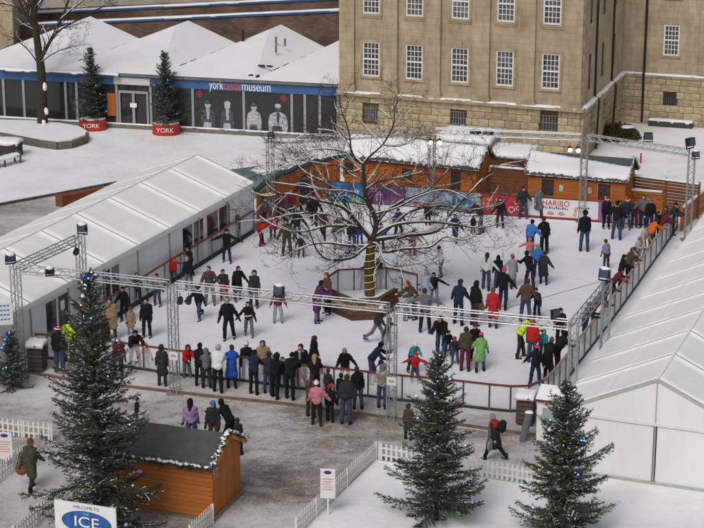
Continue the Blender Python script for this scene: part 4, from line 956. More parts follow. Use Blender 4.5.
# --- spruces
def spruce_mesh(H, Rad, seed, dens=1.0, droop=.25, bare_top=.0, needle=.08):
    r = np.random.default_rng(seed); tri = []; snow = []; br = []; tips = []
    z = .055*H; alt = 0
    while z < H*.985:
        t = z/H; full = Rad*((1-t)**.86)*(1-.45*max(0, .12-t)/.12) + .05
        ring = [(1.0, 1)]*(6 if t < .75 else 5) + ([(.5, 0)]*int(4*dens) if t < .8 else [])
        az0 = r.uniform(0, 6.28)
        for k, (sc_, main_) in enumerate(ring):
            L = full*sc_*r.uniform(.5, 1.15)*(1.16 if r.random() < .12 else 1); az = az0 + 2.4*k + r.normal(0, .2); o = np.array([math.cos(az), math.sin(az), 0.])
            zb = z + (r.normal(0, .04) if main_ else r.uniform(.03, .2)); n_ = 7; s = np.linspace(0, 1, n_)
            lift = (.02 + 1.0*t**1.5) + r.normal(0, .14); sagk = droop*(1-t)
            zz = zb + L*(lift*s - sagk*1.5*s**1.5 + (.30*(1-t)+.05)*s**3)
            P = o[None, :]*(L*s)[:, None]; P[:, 2] = zz; P[:, :2] += np.cumsum(r.normal(0, .015, (n_, 2)), 0); br.append((P, np.linspace(.007+.012*L, .004, n_)))
            side = np.array([-o[1], o[0], 0.])
            if main_: tips.append(P[-1])
            ntw = max(3, int(L/.072*dens**.5)); lines = []
            for q in range(ntw):
                f = .16 + .83*(q+r.random()*.6)/ntw; f = min(f, .985); x = f*(n_-1); i = min(int(x), n_-2); b0 = P[i]+(P[i+1]-P[i])*(x-i); T = P[i+1]-P[i]; T = T/np.linalg.norm(T)
                tl = (.09 + .36*L*(1-f)**.9*min(1, f*3))*r.uniform(.6, 1.25); sg = 1 if q % 2 else -1
                dd = T*.8 + side*sg*r.uniform(.5, .95) + np.array([0, 0, r.normal(-.12, .15)]); dd /= np.linalg.norm(dd); lines.append((b0, b0+dd*tl))
            for i in range(n_-1): lines.append((P[i], P[i+1]))
            for b0, b1 in lines:
                ln = np.linalg.norm(b1-b0); m_ = max(4, int(ln/.0135)); f = r.random(m_); c = b0+(b1-b0)*f[:, None]; T = (b1-b0)/(ln+1e-9)
                s1 = r.normal(0, 1, (m_, 3)); s1 -= (s1@T)[:, None]*T; s1 /= np.linalg.norm(s1, axis=1, keepdims=True)+1e-9
                d = T*.75 + s1*.7; d /= np.linalg.norm(d, axis=1, keepdims=True); w = np.cross(d, r.normal(0, 1, (m_, 3))); w /= np.linalg.norm(w, axis=1, keepdims=True)+1e-9
                nl = needle*r.uniform(.7, 1.3, m_)[:, None]; tri.append(np.stack([c-w*.013, c+w*.013, c+d*nl], 1))
                if r.random() < .13:
                    ms = max(2, int(m_*.5)); fs = r.random(ms); cs = b0+(b1-b0)*fs[:, None]+np.array([0, 0, .03]); a = r.uniform(0, 6.28, ms); u = np.stack([np.cos(a), np.sin(a), r.normal(0, .15, ms)], 1); v2 = np.stack([-np.sin(a), np.cos(a), r.normal(0, .15, ms)], 1)
                    k_ = r.uniform(.012, .036, ms)[:, None]; snow.append(np.stack([cs-u*k_-v2*k_*.5, cs+u*k_-v2*k_*.5, cs+v2*k_], 1))
        z += (.11 + .19*(1-t))*(H/6)**.5/dens**.4
    tri = np.concatenate(tri); sn = np.concatenate(snow)
    mk = lambda nm, A, m: fast_mesh(nm, A.reshape(-1, 3), [np.arange(len(A)*3).reshape(-1, 3)], False, [m])
    return mk('needles', tri, NEEDLE), mk('snow_dusting', sn, SNOW), br, np.array(tips)
BULBB = emit('blue_bulb', (.05, .13, 1.0), 6.0); BULBC = emit('white_bulb', (.85, .9, 1.0), 1.3)
FROST = mat('frosted_bauble', (.62,.64,.66), .5, .2)
def bulb_mesh(m, rad):
    bm = bmesh.new(); bmesh.ops.create_icosphere(bm, subdivisions=1, radius=rad); me = bpy.data.meshes.new('bulb'); bm.to_mesh(me); bm.free(); me.materials.append(m); return me
BM_B, BM_C, BM_F = bulb_mesh(BULBB, .03), bulb_mesh(BULBC, .022), bulb_mesh(FROST, .065)
def spruce(label, base, H, Rad, seed, dens=1.0, nb=0, nw=0, nf=0, droop=.25, group='spruce trees with blue lights', data=None):
    t = thing('spruce_tree', label, 'tree', base, 0, group)
    nd, sm, br, tips = data or spruce_mesh(H, Rad, seed, dens, droop)
    tag(link('crown', nd, t), kind='stuff'); tag(link('snow_dusting', sm, t), kind='stuff')
    tubes([(np.array([[0,0,0],[0,0,H*.5],[0,0,H*.97]]), np.array([.012*H+.02, .008*H+.01, .006]))], 7, [BARK], 'trunk', t)
    tag(tubes(br, 3, [BARK], 'boughs', t), kind='stuff')
    r_ = random.Random(seed); T = [p for p in tips if p[1] < .25*Rad]
    for me, n_, f in ((BM_B, nb, .86), (BM_C, nw, .9), (BM_F, nf, .95)):
        for k in range(n_):
            p = T[r_.randrange(len(T))]; g_ = f*r_.uniform(.75, 1.02); link('light_bulb' if me is not BM_F else 'bauble', me, t, (p[0]*g_, p[1]*g_-.05, p[2]+.03))
    return t
def spot(px, py_base): return at(px, py_base)
b_ = at(100, 541); spruce('tallest spruce, with blue lights, left foreground in front of the kiosk', b_, height_at(b_, 268), 2.35, 11, 1.3, 13, 8, 8)
b_ = at(436, 520); spruce('spruce with blue lights inside the picket corner, centre foreground', b_, height_at(b_, 352), 1.9, 12, 1.15, 6, 3, 2)
b_ = at(562, 540); spruce('spruce with blue lights in front of the right marquee', b_, height_at(b_, 384), 1.9, 13, 1.15, 8, 3, 2)
b_ = at(13, 389); spruce('small bushy spruce beside the left truss tower and bin', b_, 2.15, .78, 14, .85, 7, 3, 0)
for px, py, top, hd, lab, sd in ((93, 129.5, 48, 1.15, 'dark spruce in a red tub left of the pavilion entrance', 15), (166.5, 134, 52, 1.15, 'dark spruce in a red tub right of the pavilion entrance', 16)):
    b_ = at(px, py); Hh = height_at(b_, top); t = spruce(lab, b_ + Vector((0,0,.45)), Hh-.45, hd, sd, 1.0, 0, 3, 0, .15, 'spruces in red tubs')
    # tub
    t = thing('red_tub', ('red tub lettered in white under the left of the two entrance spruces' if px < 100 else 'red tub lettered in white under the right of the two entrance spruces'), 'tub', b_, 0, 'red tubs')
    q = [(.78*math.cos(a), .55*math.sin(a)) for a in np.linspace(0, 2*math.pi, 12, endpoint=False)]
    MB().prism(q, 0, .62).build('tub_wall', mat('red_tub_cloth', (.42,.035,.025), .6, .2, 4), t); MB().prism([(x*.93, y*.93) for x, y in q], .6, .66).build('tub_snow', SNOW, t)
    text('lettering', 'YORK', .36, LW, t, (-.02, -.56, .32), (R(90), 0, 0), .006, squeeze=1.0)

# ================================================================== TRUSSES AND LIGHTS
def truss(name, label, a, b_, w=.27, rc=.022, rl=.011, cat='truss', base=False, group=None):
    a, b_ = Vector(a), Vector(b_); d = (b_-a); L = d.length; d.normalize()
    x = d.cross(Vector((0,0,1)));  x = Vector((1,0,0)) if x.length < 1e-3 else x.normalized(); y = d.cross(x).normalized()
    if abs(d.z) > .9: x = Vector((math.cos(R(-20)), math.sin(R(-20)), 0)); y = Vector((-x.y, x.x, 0))
    t = thing(name, label, cat, a if d.z > .9 else (a.x, a.y, 0), 0, group); o = Vector((0,0,0)) if d.z > .9 else Vector((0,0,a.z))
    cs = [x*w/2*i + y*w/2*j for i, j in ((-1,-1),(1,-1),(1,1),(-1,1))]
    for c in cs: MB().tube(o+c, o+c+d*L, rc, rc, 6).build('chord', STEEL, t)
    lc = MB(); n_ = max(2, int(L/(w*1.1))); st = L/n_
    for f in range(4):
        c0, c1 = cs[f], cs[(f+1) % 4]
        for k in range(n_):
            p, q = (c0, c1) if k % 2 == 0 else (c1, c0); lc.tube(o+p+d*st*k, o+q+d*st*(k+1), rl, rl, 4, False)
    lc.build('lacing', STEEL, t)
    if base: MB().box(-.3, .3, -.3, .3, 0, .03).build('base_plate', STEEL, t)
    return t
TZ = 4.1
def top(px, py, z=TZ): w = at(px, py, z); return Vector((w.x, w.y, z))
T_A, T_B, T_2, T_3, T_4, T_5 = top(15, 268), top(80, 238), top(172, 285), top(392, 308), top(574, 325), top(607, 285)
T_C, T_D, T_E, T_F = top(270, 141), top(432, 131), top(585, 137), top(692, 153)
towers = [(T_A, 'truss tower at the left edge beside the small spruce'), (T_B, 'truss tower rising behind the tall spruce against the left marquee'), (T_2, 'truss tower in front of the rail left of the black-coated spectators'),
 (T_3, 'truss tower in front of the rail near the centre spruce'), (T_4, 'truss tower at the near right corner of the rink'), (T_5, 'truss tower behind the right rail next to the right marquee roof'),
 (T_C, 'truss tower at the far left corner of the rink by the plank wall'), (T_D, 'truss tower before the left hut behind the tree branches'), (T_E, 'truss tower before the right hut and the white board'), (T_F, 'truss tower at the far right corner of the rink')]
for P, lab in towers: truss('truss_tower', lab, (P.x, P.y, 0), (P.x, P.y, TZ+.14), base=True, cat='truss tower', group='truss towers around the rink')
beams = [(T_A, T_2, 'truss beam across the tall spruce from the left tower'), (T_2, T_3, 'long near truss beam over the middle of the front rail'), (T_3, T_4, 'truss beam above the near right part of the ice'), (T_A, T_B, 'short truss beam over the left marquee roof'),
 (T_4, T_5, 'short truss beam over the near right corner'), (T_C, T_D, 'far truss beam behind the top of the bare tree'), (T_D, T_E, 'far truss beam between the two huts with lit lamps'), (T_E, T_F, 'far truss beam over the snow right of the right hut')]
for P, Q, lab in beams:
    d = (Q-P).normalized()*.16; truss('truss_beam', lab, P+d, Q-d, cat='truss beam', group='truss beams around the rink')
wr = MB(); wr.tube(top(478, 316, 4.25), T_5+Vector((0,0,.2)), .009, .009, 4); o = wr.build('cable', BLACKM); tag(o, 'thin dark cable slung from the near beam towards the right truss tower', 'cable')
def floodlight(label, P, size=.34, heading=0, tilt=-30, snow=True, lit=None):
    t = thing('floodlight', label, 'floodlight', P, R(heading), 'floodlights on the trusses'); s = size*.68
    hb = link('housing', MB().box(-s/2, s/2, -s*.28, s*.28, -s*.42, s*.42).mesh('housing', BLACKM), t, (0,0,s*.75)); hb.rotation_euler = (R(tilt), 0, 0)
    MB().box(-s*.44, s*.44, -s*.31, -s*.285, -s*.35, s*.35).build('lens', mat('floodlight_glass', (.05,.07,.10), .15, .2), hb)
    MB().box(-s*.58,-s*.53,-.03,.03,0,s*.8).box(s*.53,s*.58,-.03,.03,0,s*.8).box(-s*.52,s*.52,-.029,.029,0,.04).build('yoke', BLACKM, t)
    if snow: lump('snow_cap', SNOW, hb, (0, 0, s*.44), (s*.55, s*.4, s*.24), int(P.x*7) % 50, 2, .12)
    return t
floodlight('snow-topped floodlight at the top of the leftmost truss tower', T_A+Vector((-.15,0,.15)), .5, 25, 15)
floodlight('snow-topped floodlight on the truss tower behind the tall spruce', T_B+Vector((.1,0,.15)), .52, -15, 10)
floodlight('floodlight on the near truss beam left of the tall spruce top', top(50, 276, 4.15), .42, 200, -20)
floodlight('floodlight with a thick white snow cap on the long near beam', top(279, 297, 4.2), .5, -20, -20)
floodlight('snow-topped floodlight at the foot of the short right corner beam', top(555, 319, 4.2), .42, 30, -10, False)
floodlight('floodlight with bright snow on the truss tower beside the right marquee', T_5+Vector((-.1,0,.15)), .55, -30, -15)
floodlight('dark floodlight on the far right beam over the snow', top(648, 142, 4.2), .55, 0, 0, False)
floodlight('upper floodlight on the far right corner tower', T_F+Vector((-.1,0,.2)), .62, 40, -10, False)
floodlight('lower floodlight on the far right corner tower', T_F+Vector((.15,-.15,-.25)), .45, 10, -20)
floodlight('dark floodlight on the far left corner truss tower', T_C+Vector((.05,0,.1)), .42, 10, -20, False)
LAMP = emit('lit_lamp', (1, .93, .9), 9)
def parcan(label, P, lit):
    t = thing('spotlight', label, 'spotlight', P, 0, 'spotlights hung on the trusses')
    MB().tube((0,.16,0),(0,-.1,-.05),.10,.115,10).build('can', BLACKM, t); MB().tube((0,-.101,-.05),(0,-.112,-.053),.10,.10,10).build('lens', LAMP if lit else DARKGLASS, t); MB().bar((0,.05,.1),(0,.05,.24),.03,.03).build('bracket', BLACKM, t)
for px, py, lab, lit in ((180, 300, 'left of two dark spotlights under the near beam beside the front truss tower', 0), (188.5, 300, 'right of two dark spotlights under the near beam beside the front truss tower', 0), (76, 251, 'dark spotlight hanging under the short left beam', 0),
     (430.5, 141, 'left lit spotlight on the far beam above the left hut', 1), (439.5, 141, 'right lit spotlight on the far beam above the left hut', 1), (570, 148.5, 'left lit spotlight on the far beam above the right hut', 1), (578, 149, 'right lit spotlight on the far beam above the right hut', 1)):
    parcan(lab, top(px, py, 3.75), lit)

# ================================================================== PICKET FENCES
def picket(label, pts, h=.62, pitch=.165):
    P = [at(*p) for p in pts]; t = thing('picket_fence', label, 'fence', P[0]); me = None
    pk = MB().prism([(-.035,-.009),(.035,-.009),(.035,.009),(-.035,.009)], 0, h-.05).add([(-.035,-.009,h-.05),(.035,-.009,h-.05),(0,-.009,h),(-.035,.009,h-.05),(.035,.009,h-.05),(0,.009,h)], [(0,1,2),(5,4,3),(0,2,5,3),(1,4,5,2)]).mesh('picket', WHITEWOOD)
    for a, c in zip(P[:-1], P[1:]):
        d = c-a; n_ = int(d.length/pitch); an = math.atan2(d.y, d.x); nrm = Vector((-d.y, d.x, 0)).normalized()*.025
        for k in range(n_): link('picket', pk, t, a-P[0]+d*(k+.5)/n_ - nrm + Vector((0,0,.03+random.uniform(-.008,.008))), an+random.uniform(-.03,.03))
        for z in (.2, .45): MB().bar(a-P[0]+Vector((0,0,z)), c-P[0]+Vector((0,0,z)), .03, .06).build('rail', WHITEWOOD, t)
        for q in ((a, c) if a is P[0] else (c,)): MB().box(q.x-P[0].x-.03, q.x-P[0].x+.03, q.y-P[0].y-.03, q.y-P[0].y+.03, 0, h+.02).build('post', WHITEWOOD, t)
picket('white picket fence running down from the corner to the bottom edge, beside the slushy paving', [(376,459.5),(347,487),(316,517),(296,537)])
picket('white picket fence behind the centre spruce and the red-coated walker', [(379,460),(430,468.5),(480,477),(530,485),(572,492)])
picket('white picket fence at the left edge beside the walker with the bag', [(-8,487),(14,469.5),(40,450)])
picket('low picket fence between the left edge and the tall spruce, behind the walker', [(-4,434),(22,437.5),(52,441)])
picket('white picket fence behind the welcome sign at the bottom left', [(14,545),(38,523),(63,502)])
picket('short piece of picket fence at the corner of the orange kiosk', [(213,523),(190,545)])
# snow-covered garden corner behind sign etc is the ground itself

# ================================================================== SIGNS
PAPER = mat('poster_paper', (.70,.68,.68), .8, .08, 6)
def poster(label, px, py, h, w, ph):
    b_ = at(px, py); t = thing('poster_sign', label, 'sign', b_, R(-6))
    MB().box(-.025,.025,-.0,.03,0,h).build('stake', WHITEWOOD, t); MB().box(-w/2,w/2,-.02,-.002,h-ph,h).build('panel', PAPER, t)
    MB().extrude(disc(0, h-.12, w*.26, .06, -.026), (0,.005,0)).build('blue_logo', mat('logo_navy', (.03,.04,.22), .6), t)
    for k in range(5): MB().box(-w*.38+.03*(k%2), w*.38-.04*(k%3), -.026, -.021, h-.36-.085*k, h-.32-.085*k).build('print_line', mat('peach_line', (.62,.36,.32), .7), t)
poster('small white poster on a stake behind the picket fence, centre foreground', 328, 515, 1.55, .46, .98)
poster('white poster with blue logo at the left edge behind the picket fence', 6, 466, 1.2, .5, .95)
sb = at(85, 590); t = thing('welcome_sign', 'white welcome sign with blue ICE oval at the bottom left corner', 'sign', (0,0,0))
s0, s1 = at(54, 499.5, 2.0), at(115.5, 509, 2.0); loc, ang, L_ = frame_of(s0, s1); t.location = loc; t.rotation_euler = (0,0,ang)
MB().box(0, L_, 0, .05, .75, 2.0).build('panel', mat('sign_white', (.72,.72,.73), .6, .05), t)
for x in (.15, L_-.15): MB().box(x-.04, x+.04, .05, .12, 0, 2.0).build('post', WHITEWOOD, t)
NAVY = mat('sign_navy', (.02,.04,.22), .5, .3, 3, c2=(.05,.2,.5))
MB().extrude(disc(L_*.52, 1.42, .80, .36, -.006, 32), (0,.005,0)).build('blue_oval', NAVY, t)
text('lettering', 'WELCOME TO', .13, mat('grey_navy_letter', (.10,.11,.2), .6), t, (L_*.52, -.004, 1.88), (R(90),0,0), .003)
text('lettering', 'THE', .11, mat('cyan_letter', (.25,.6,.8), .6), t, (L_*.52, -.014, 1.69), (R(90),0,0), .003)
text('lettering', 'ICE', .46, LW, t, (L_*.52, -.014, 1.42), (R(90),0,0), .004, squeeze=1.25)
text('lettering', 'FACTOR', .15, LW, t, (L_*.52, -.014, 1.14), (R(90),0,0), .004, squeeze=1.1)
# notice board at the left edge
b_ = at(5, 388); t = thing('notice_board', 'white board with lines of blue writing high at the left edge', 'sign', b_, R(12))
hz0, hz1 = height_at(b_, 325), height_at(b_, 305)
MB().box(-.6, .42, -.02, .02, hz0, hz1+.05).build('panel', mat('sign_white', (.72,.72,.73), .6), t); MB().tube((-.3,.05,0),(-.3,.05,hz1),.03).build('post', STEEL, t)
for k in range(4):
    for q in range(7):
        x = -.5+.12*q; MB().box(x, x+.085, -.03, -.021, hz1-.06-.17*k, hz1+.0-.17*k).build('print_word', mat('blue_writing', (.10,.22,.5), .6), t)
for px, py, lab in ((182-4, 366, 'x'),): pass
for P, lab in ((T_2, 'small white notice on the front truss tower by the spectators'), (T_3, 'small white notice on the front truss tower near the centre spruce')):
    t = thing('notice', lab, 'notice', (P.x, P.y-.17, 1.35), R(-18)); MB().box(-.17,.17,-.02,-.005,0,.3).build('sheet', PAPER, t); MB().box(-.1,.1,-.024,-.021,.1,.2).build('print_line', mat('grey_line', (.35,.35,.42), .7), t)

# ================================================================== BINS, BENCH, BED, SMALL THINGS
WOODBIN = mat('weathered_slat', (.075,.062,.05), .85, .35, 5, .3, 14, rnd=.25)
def bin_(label, px, py, rz):
    t = thing('litter_bin', label, 'bin', at(px, py) + Vector((0,0,.1)), rz)
    MB().box(-.26,.26,-.26,.26,.05,.98).build('liner', BLACKM, t)
    for f in range(4):
        fr = link('slat_side', None, t, (0,0,0), R(90)*f)
        for k in range(5): piece('slat', WOODBIN, fr, (0, -.275, .14+.165*k), (.56, .03, .14))
    MB().box(-.32,.32,-.32,.32,1.0,1.05).build('lid', WOODBIN, t)
    snow_slab('lid_snow', t, (-.33,-.33,1.06),(.33,-.33,1.06),(.33,.33,1.06),(-.33,.33,1.06), .1, 8, 8, .02, SNOW, int(px))
bin_('slatted wooden litter bin with snowy lid beside the left marquee', 38, 372.5, R(-10))
bin_('slatted wooden litter bin with snowy lid at the near right rink corner', 525.5, 426, R(-18))
b_ = at(526, 441); t = thing('grey_post', 'leaning grey padded post with snowy cap in front of the right litter bin', 'post', b_)
MB().tube((-.1,0,0),(.08,.05,1.0),.13,.12,10).build('padding', mat('grey_padding', (.13,.13,.15), .8, .25, 6), t); lump('snow_cap', SNOW, t, (.08,.05,1.02), (.15,.14,.05), 2)
b_ = at(536, 440); t = thing('ticket_booth', 'white panelled ticket booth with red-edged sloping top behind the right spruce', 'booth', b_, AXR*-1)
MB().box(0,.95,0,.6,0,1.45).build('panels', PVC_WALL, t); MB().extrude([(-.05,-.05,1.45),(1.0,-.05,1.45),(1.0,.65,1.75),(-.05,.65,1.75)], (0,0,.05)).build('roof', SNOW_ROOF, t)
MB().box(-.06,1.01,-.08,-.05,1.42,1.5).build('red_edge', RAILRED, t); MB().box(.2,.75,-.015,-.003,.75,1.2).build('window', mat('booth_window', (.35,.36,.36), .3), t)
# low wooden ramp board seen behind the left marquee
bA, bB = at(63, 207), at(106, 190); loc, ang, L_ = frame_of(bA, bB); t = thing('timber_ramp', 'red-brown timber ramp side peeping over the left marquee roof', 'ramp', loc, ang)
MB().extrude([(0,0,0),(L_,0,0),(L_,0,.12),(0,0,.55)], (0,.35,0)).build('side_board', mat('red_brown_board', (.26,.075,.035), .8, .25, 4), t); MB().box(-.05,.0,-.03,.4,0,.62).build('end_post', BROWNWOOD, t)
# round raised bed
bp_ = [(-30,136),(4,140),(20,143),(40,147),(58,149.5),(72,148),(85,143.5),(87,139),(78,134),(60,131),(30,128.5),(-30,127)]
BP = [at(*p) for p in bp_]; t = thing('raised_bed', 'round raised bed of low stone walling covered in snow around the tall tree', 'planter', BP[0])
q = [(p.x-BP[0].x, p.y-BP[0].y) for p in BP]
WST = mat('bed_wall_stone', (.14,.12,.105), .95, .3, 3, .5, 10, rnd=.2)
for (x0, y0), (x1, y1) in zip(q[:7], q[1:8]):
    d = Vector((x1-x0, y1-y0, 0)); n_ = max(1, int(d.length/.55))
    for k in range(n_): c = Vector((x0, y0, 0))+d*(k+.5)/n_; piece('stone', WST, t, (c.x, c.y, .2), (d.length/n_-.015, .25, .4), math.atan2(d.y, d.x))
MB().prism([(x*.995, y) for x, y in q], 0, .37).build('soil', STONEB, t); MB().prism([(x, y+.06) for x, y in q], .37, .47).build('bed_snow', SNOW, t)
# bench
b_ = at(-12, 172); c_ = at(23, 163); loc, ang, L_ = frame_of(b_, c_); t = thing('park_bench', 'weathered wooden bench with snow on its seat at the left edge', 'bench', loc, ang)
BW = mat('bench_timber', (.085,.075,.065), .9, .3, 5)
for k in range(4): MB().box(0, L_, .06+.11*k, .15+.11*k, .42, .45).build('seat_slat', BW, t)
for k in range(3): MB().box(0, L_, .52, .55, .55+.13*k, .65+.13*k).build('back_slat', BW, t)
for x in (.05, L_/2, L_-.12):
    for y in (.05, .5): MB().box(x, x+.07, y, y+.07, 0, .95 if y > .2 else .42).build('leg', BW, t)
for x in (.05, L_-.12): MB().box(x, x+.07, .05, .52, .62, .67).build('armrest', BW, t); MB().box(x, x+.07, .05, .1, .42, .62).build('arm_support', BW, t)
snow_slab('seat_snow', t, (0,.05,.46),(L_,.05,.46),(L_,.5,.46),(0,.5,.46), .07, 16, 5, .03, SNOW, 2)
b_ = at(-10, 156); t = thing('dark_box', 'dark wooden grit box with snowy lid behind the bench at the left edge', 'box', b_, R(-14))
MB().box(-1.2,1.55,0,.8,0,.75).build('box_body', mat('dark_box_wood', (.05,.042,.04), .85, .3, 4), t); snow_slab('lid_snow', t, (-1.25,-.05,.76),(1.6,-.05,.76),(1.6,.85,.8),(-1.25,.85,.8), .12, 16, 6, .04, SNOW, 9)
# evergreen bush by the building corner
b_ = at(617, 139); t = thing('bush', 'dark scrubby bush with snow at the foot of the stone building corner', 'bush', b_)
r = np.random.default_rng(3); n_ = 3500; c = r.normal(0, 1, (n_, 3)); c /= np.linalg.norm(c, axis=1, keepdims=True); c *= r.random((n_, 1))**.35*np.array([1.35, .9, .8]); c[:, 2] = np.abs(c[:, 2])*1.15
d1 = r.normal(0, .07, (n_, 3)); d2 = r.normal(0, .045, (n_, 3)); A_ = np.stack([c-d1, c+d1, c+d2], 1)
tag(link('foliage', fast_mesh('foliage', A_.reshape(-1,3), [np.arange(n_*3).reshape(-1,3)], False, [mat('bush_leaf', (.04,.045,.025), .85, .5, 4, c2=(.10,.09,.05))]), t), kind='stuff')
lump('snow', SNOW, t, (.5,-.3,.75), (.4,.3,.1), 4)

# ================================================================== PEOPLE
def surface_net(D, org, h):
    S = D < 0
    nx, ny, nz = D.shape; c = np.zeros((nx-1, ny-1, nz-1), np.int8)
    for i in (0, 1):
        for j in (0, 1):
            for k in (0, 1): c += S[i:nx-1+i, j:ny-1+j, k:nz-1+k]
    act = (c > 0) & (c < 8); idx = -np.ones(act.shape, np.int64); ci = np.argwhere(act); idx[act] = np.arange(len(ci))
    acc = np.zeros((len(ci), 3)); cnt = np.zeros(len(ci)); I, J, K = ci.T
    for ax in range(3):
        for u in (0, 1):
            for v in (0, 1):
                o0 = [0, 0, 0]; ot = [a for a in range(3) if a != ax]; o0[ot[0]] = u; o0[ot[1]] = v; o1 = list(o0); o1[ax] = 1
                a = D[I+o0[0], J+o0[1], K+o0[2]]; b = D[I+o1[0], J+o1[1], K+o1[2]]; m = (a < 0) != (b < 0)
                t = np.where(m, a/(a-b+1e-12), 0); p = np.tile(np.array(o0, float), (len(ci), 1)); p[:, ax] = t
                acc[m] += p[m]; cnt[m] += 1
    V = (ci + acc/np.maximum(cnt, 1)[:, None])*h + org
    Fs = []
    for ax in range(3):
        b_, c_ = (ax+1) % 3, (ax+2) % 3
        sl0 = [slice(None)]*3; sl1 = [slice(None)]*3; sl0[ax] = slice(0, -1); sl1[ax] = slice(1, None)
        A, B = S[tuple(sl0)], S[tuple(sl1)]; e = np.argwhere(A != B); ok = (e[:, b_] > 0) & (e[:, c_] > 0) & (e[:, b_] < D.shape[b_]-1) & (e[:, c_] < D.shape[c_]-1); e = e[ok]
        if not len(e): continue
        inside = A[tuple(e.T)]; q = []
        for db, dc in ((-1, -1), (0, -1), (0, 0), (-1, 0)):
            f = e.copy(); f[:, b_] += db; f[:, c_] += dc; q.append(idx[tuple(f.T)])
        q = np.stack(q, 1); q[~inside] = q[~inside][:, ::-1]; Fs.append(q)
    F_ = np.concatenate(Fs); return V, F_[(F_ >= 0).all(1)]
FOLD = {'coat': .013, 'trousers': .010, 'hair': .008, 'hood': .010, 'scarf': .012, 'skirt': .012, 'gilet': .010}
def sdf_mesh(name, prims, h, mats, k=.035, cut=None, colour=None):
    """prims: ('c', a, b, ra, rb) tapered capsules or ('e', centre, radii, rot) ellipsoids, blended into one skin"""
    lo = np.full(3, 1e9); hi = -lo
    for p in prims:
        if p[0] == 'c':
            r_ = max(p[3], p[4]); lo = np.minimum(lo, np.minimum(p[1], p[2])-r_); hi = np.maximum(hi, np.maximum(p[1], p[2])+r_)
        else: r_ = max(p[2]); lo = np.minimum(lo, p[1]-r_); hi = np.maximum(hi, p[1]+r_)
    lo -= h*2.2; hi += h*2.2; n_ = np.ceil((hi-lo)/h).astype(int)+1
    g = np.stack(np.meshgrid(*[lo[i]+h*np.arange(n_[i]) for i in range(3)], indexing='ij'), -1).astype(np.float32); D = np.full(g.shape[:3], 9.0, np.float32)
    for p in prims:
        if p[0] == 'c':
            a, ba = p[1].astype(np.float32), (p[2]-p[1]).astype(np.float32); pa = g-a; t = np.clip(pa@ba/(ba@ba+1e-9), 0, 1); d = np.linalg.norm(pa-t[..., None]*ba, axis=-1)-(p[3]+(p[4]-p[3])*t)
        else:
            q = g-p[1].astype(np.float32)
            if p[3] is not None: q = q@p[3].astype(np.float32)
            rr = np.asarray(p[2], np.float32); k0 = np.linalg.norm(q/rr, axis=-1); k1 = np.linalg.norm(q/(rr*rr), axis=-1); d = k0*(k0-1)/(k1+1e-6)
        m = np.maximum(k-np.abs(D-d), 0)/k; D = np.minimum(D, d)-m*m*k*.25
    if cut is not None: D = np.maximum(D, cut(g))
    V, F_ = surface_net(D, lo, h); mi = None
    if colour is not None: mi = colour(V[F_].mean(1))
    if name in FOLD:          # creases in the cloth
        a_ = FOLD[name]; ctr = V.mean(0); out_ = V-ctr; out_[:, 2] *= .25; out_ /= np.linalg.norm(out_, axis=1, keepdims=True)+1e-6; ph = rng.uniform(0, 6.28, 6)
        kx = rng.uniform(-1, 1, (3, 3))*np.array([30, 30, 42]); w_ = sum(np.sin(V@kx[i]+ph[i]+1.6*np.sin(V[:, 2]*17+ph[i+3])) for i in range(3))/2.0; V = V + out_*(w_*a_)[:, None]
    return fast_mesh(name, V, [F_], True, mats, mi)
def rotx(a): c, s = math.cos(a), math.sin(a); return np.array([[1,0,0],[0,c,-s],[0,s,c]])
def rotz(a): c, s = math.cos(a), math.sin(a); return np.array([[c,-s,0],[s,c,0],[0,0,1]])
# poses: lean, (hip pitch L,R), (knee L,R), spread, arms L(pitch, abduct, elbow), R(...)
POSE = {
 'stand': (3, (2,-2), (2,2), 4, (2,9,12), (4,9,12)), 'rail': (14, (4,-3), (2,4), 4, (46,10,36), (44,10,40)), 'walk': (5, (20,-18), (4,18), 2, (-20,8,18), (22,8,22)),
 'skate': (14, (26,-24), (28,22), 5, (-14,26,22), (26,24,28)), 'glide': (10, (14,4), (22,12), 7, (12,26,24), (10,26,24)), 'out': (9, (10,-4), (14,10), 8, (8,66,10), (8,62,12)),
 'bend': (58, (28,14), (24,24), 6, (62,10,18), (58,10,18)), 'lean': (34, (16,-2), (14,8), 5, (50,12,38), (46,12,42)), 'point': (6, (6,-4), (6,6), 5, (10,80,6), (20,12,40)),
 'holdr': (7, (10,-8), (12,14), 6, (8,14,16), (8,34,10)), 'holdl': (7, (-8,10), (14,12), 6, (8,34,10), (8,14,16)), 'fold': (4, (3,-2), (3,3), 4, (24,6,62), (24,6,62)), 'sit': (12, (55,50), (70,66), 8, (30,12,50), (30,12,50)),
}
SKINS = [mat('skin_%d' % i, c, .6, .12, 8, spec=.3) for i, c in enumerate(((.50,.31,.23), (.44,.26,.19), (.55,.36,.28)))]
EYE = mat('eye_dark', (.02,.015,.012), .4); LIP = mat('lip', (.32,.11,.09), .5); GLOVE = fabric((.02,.02,.025))
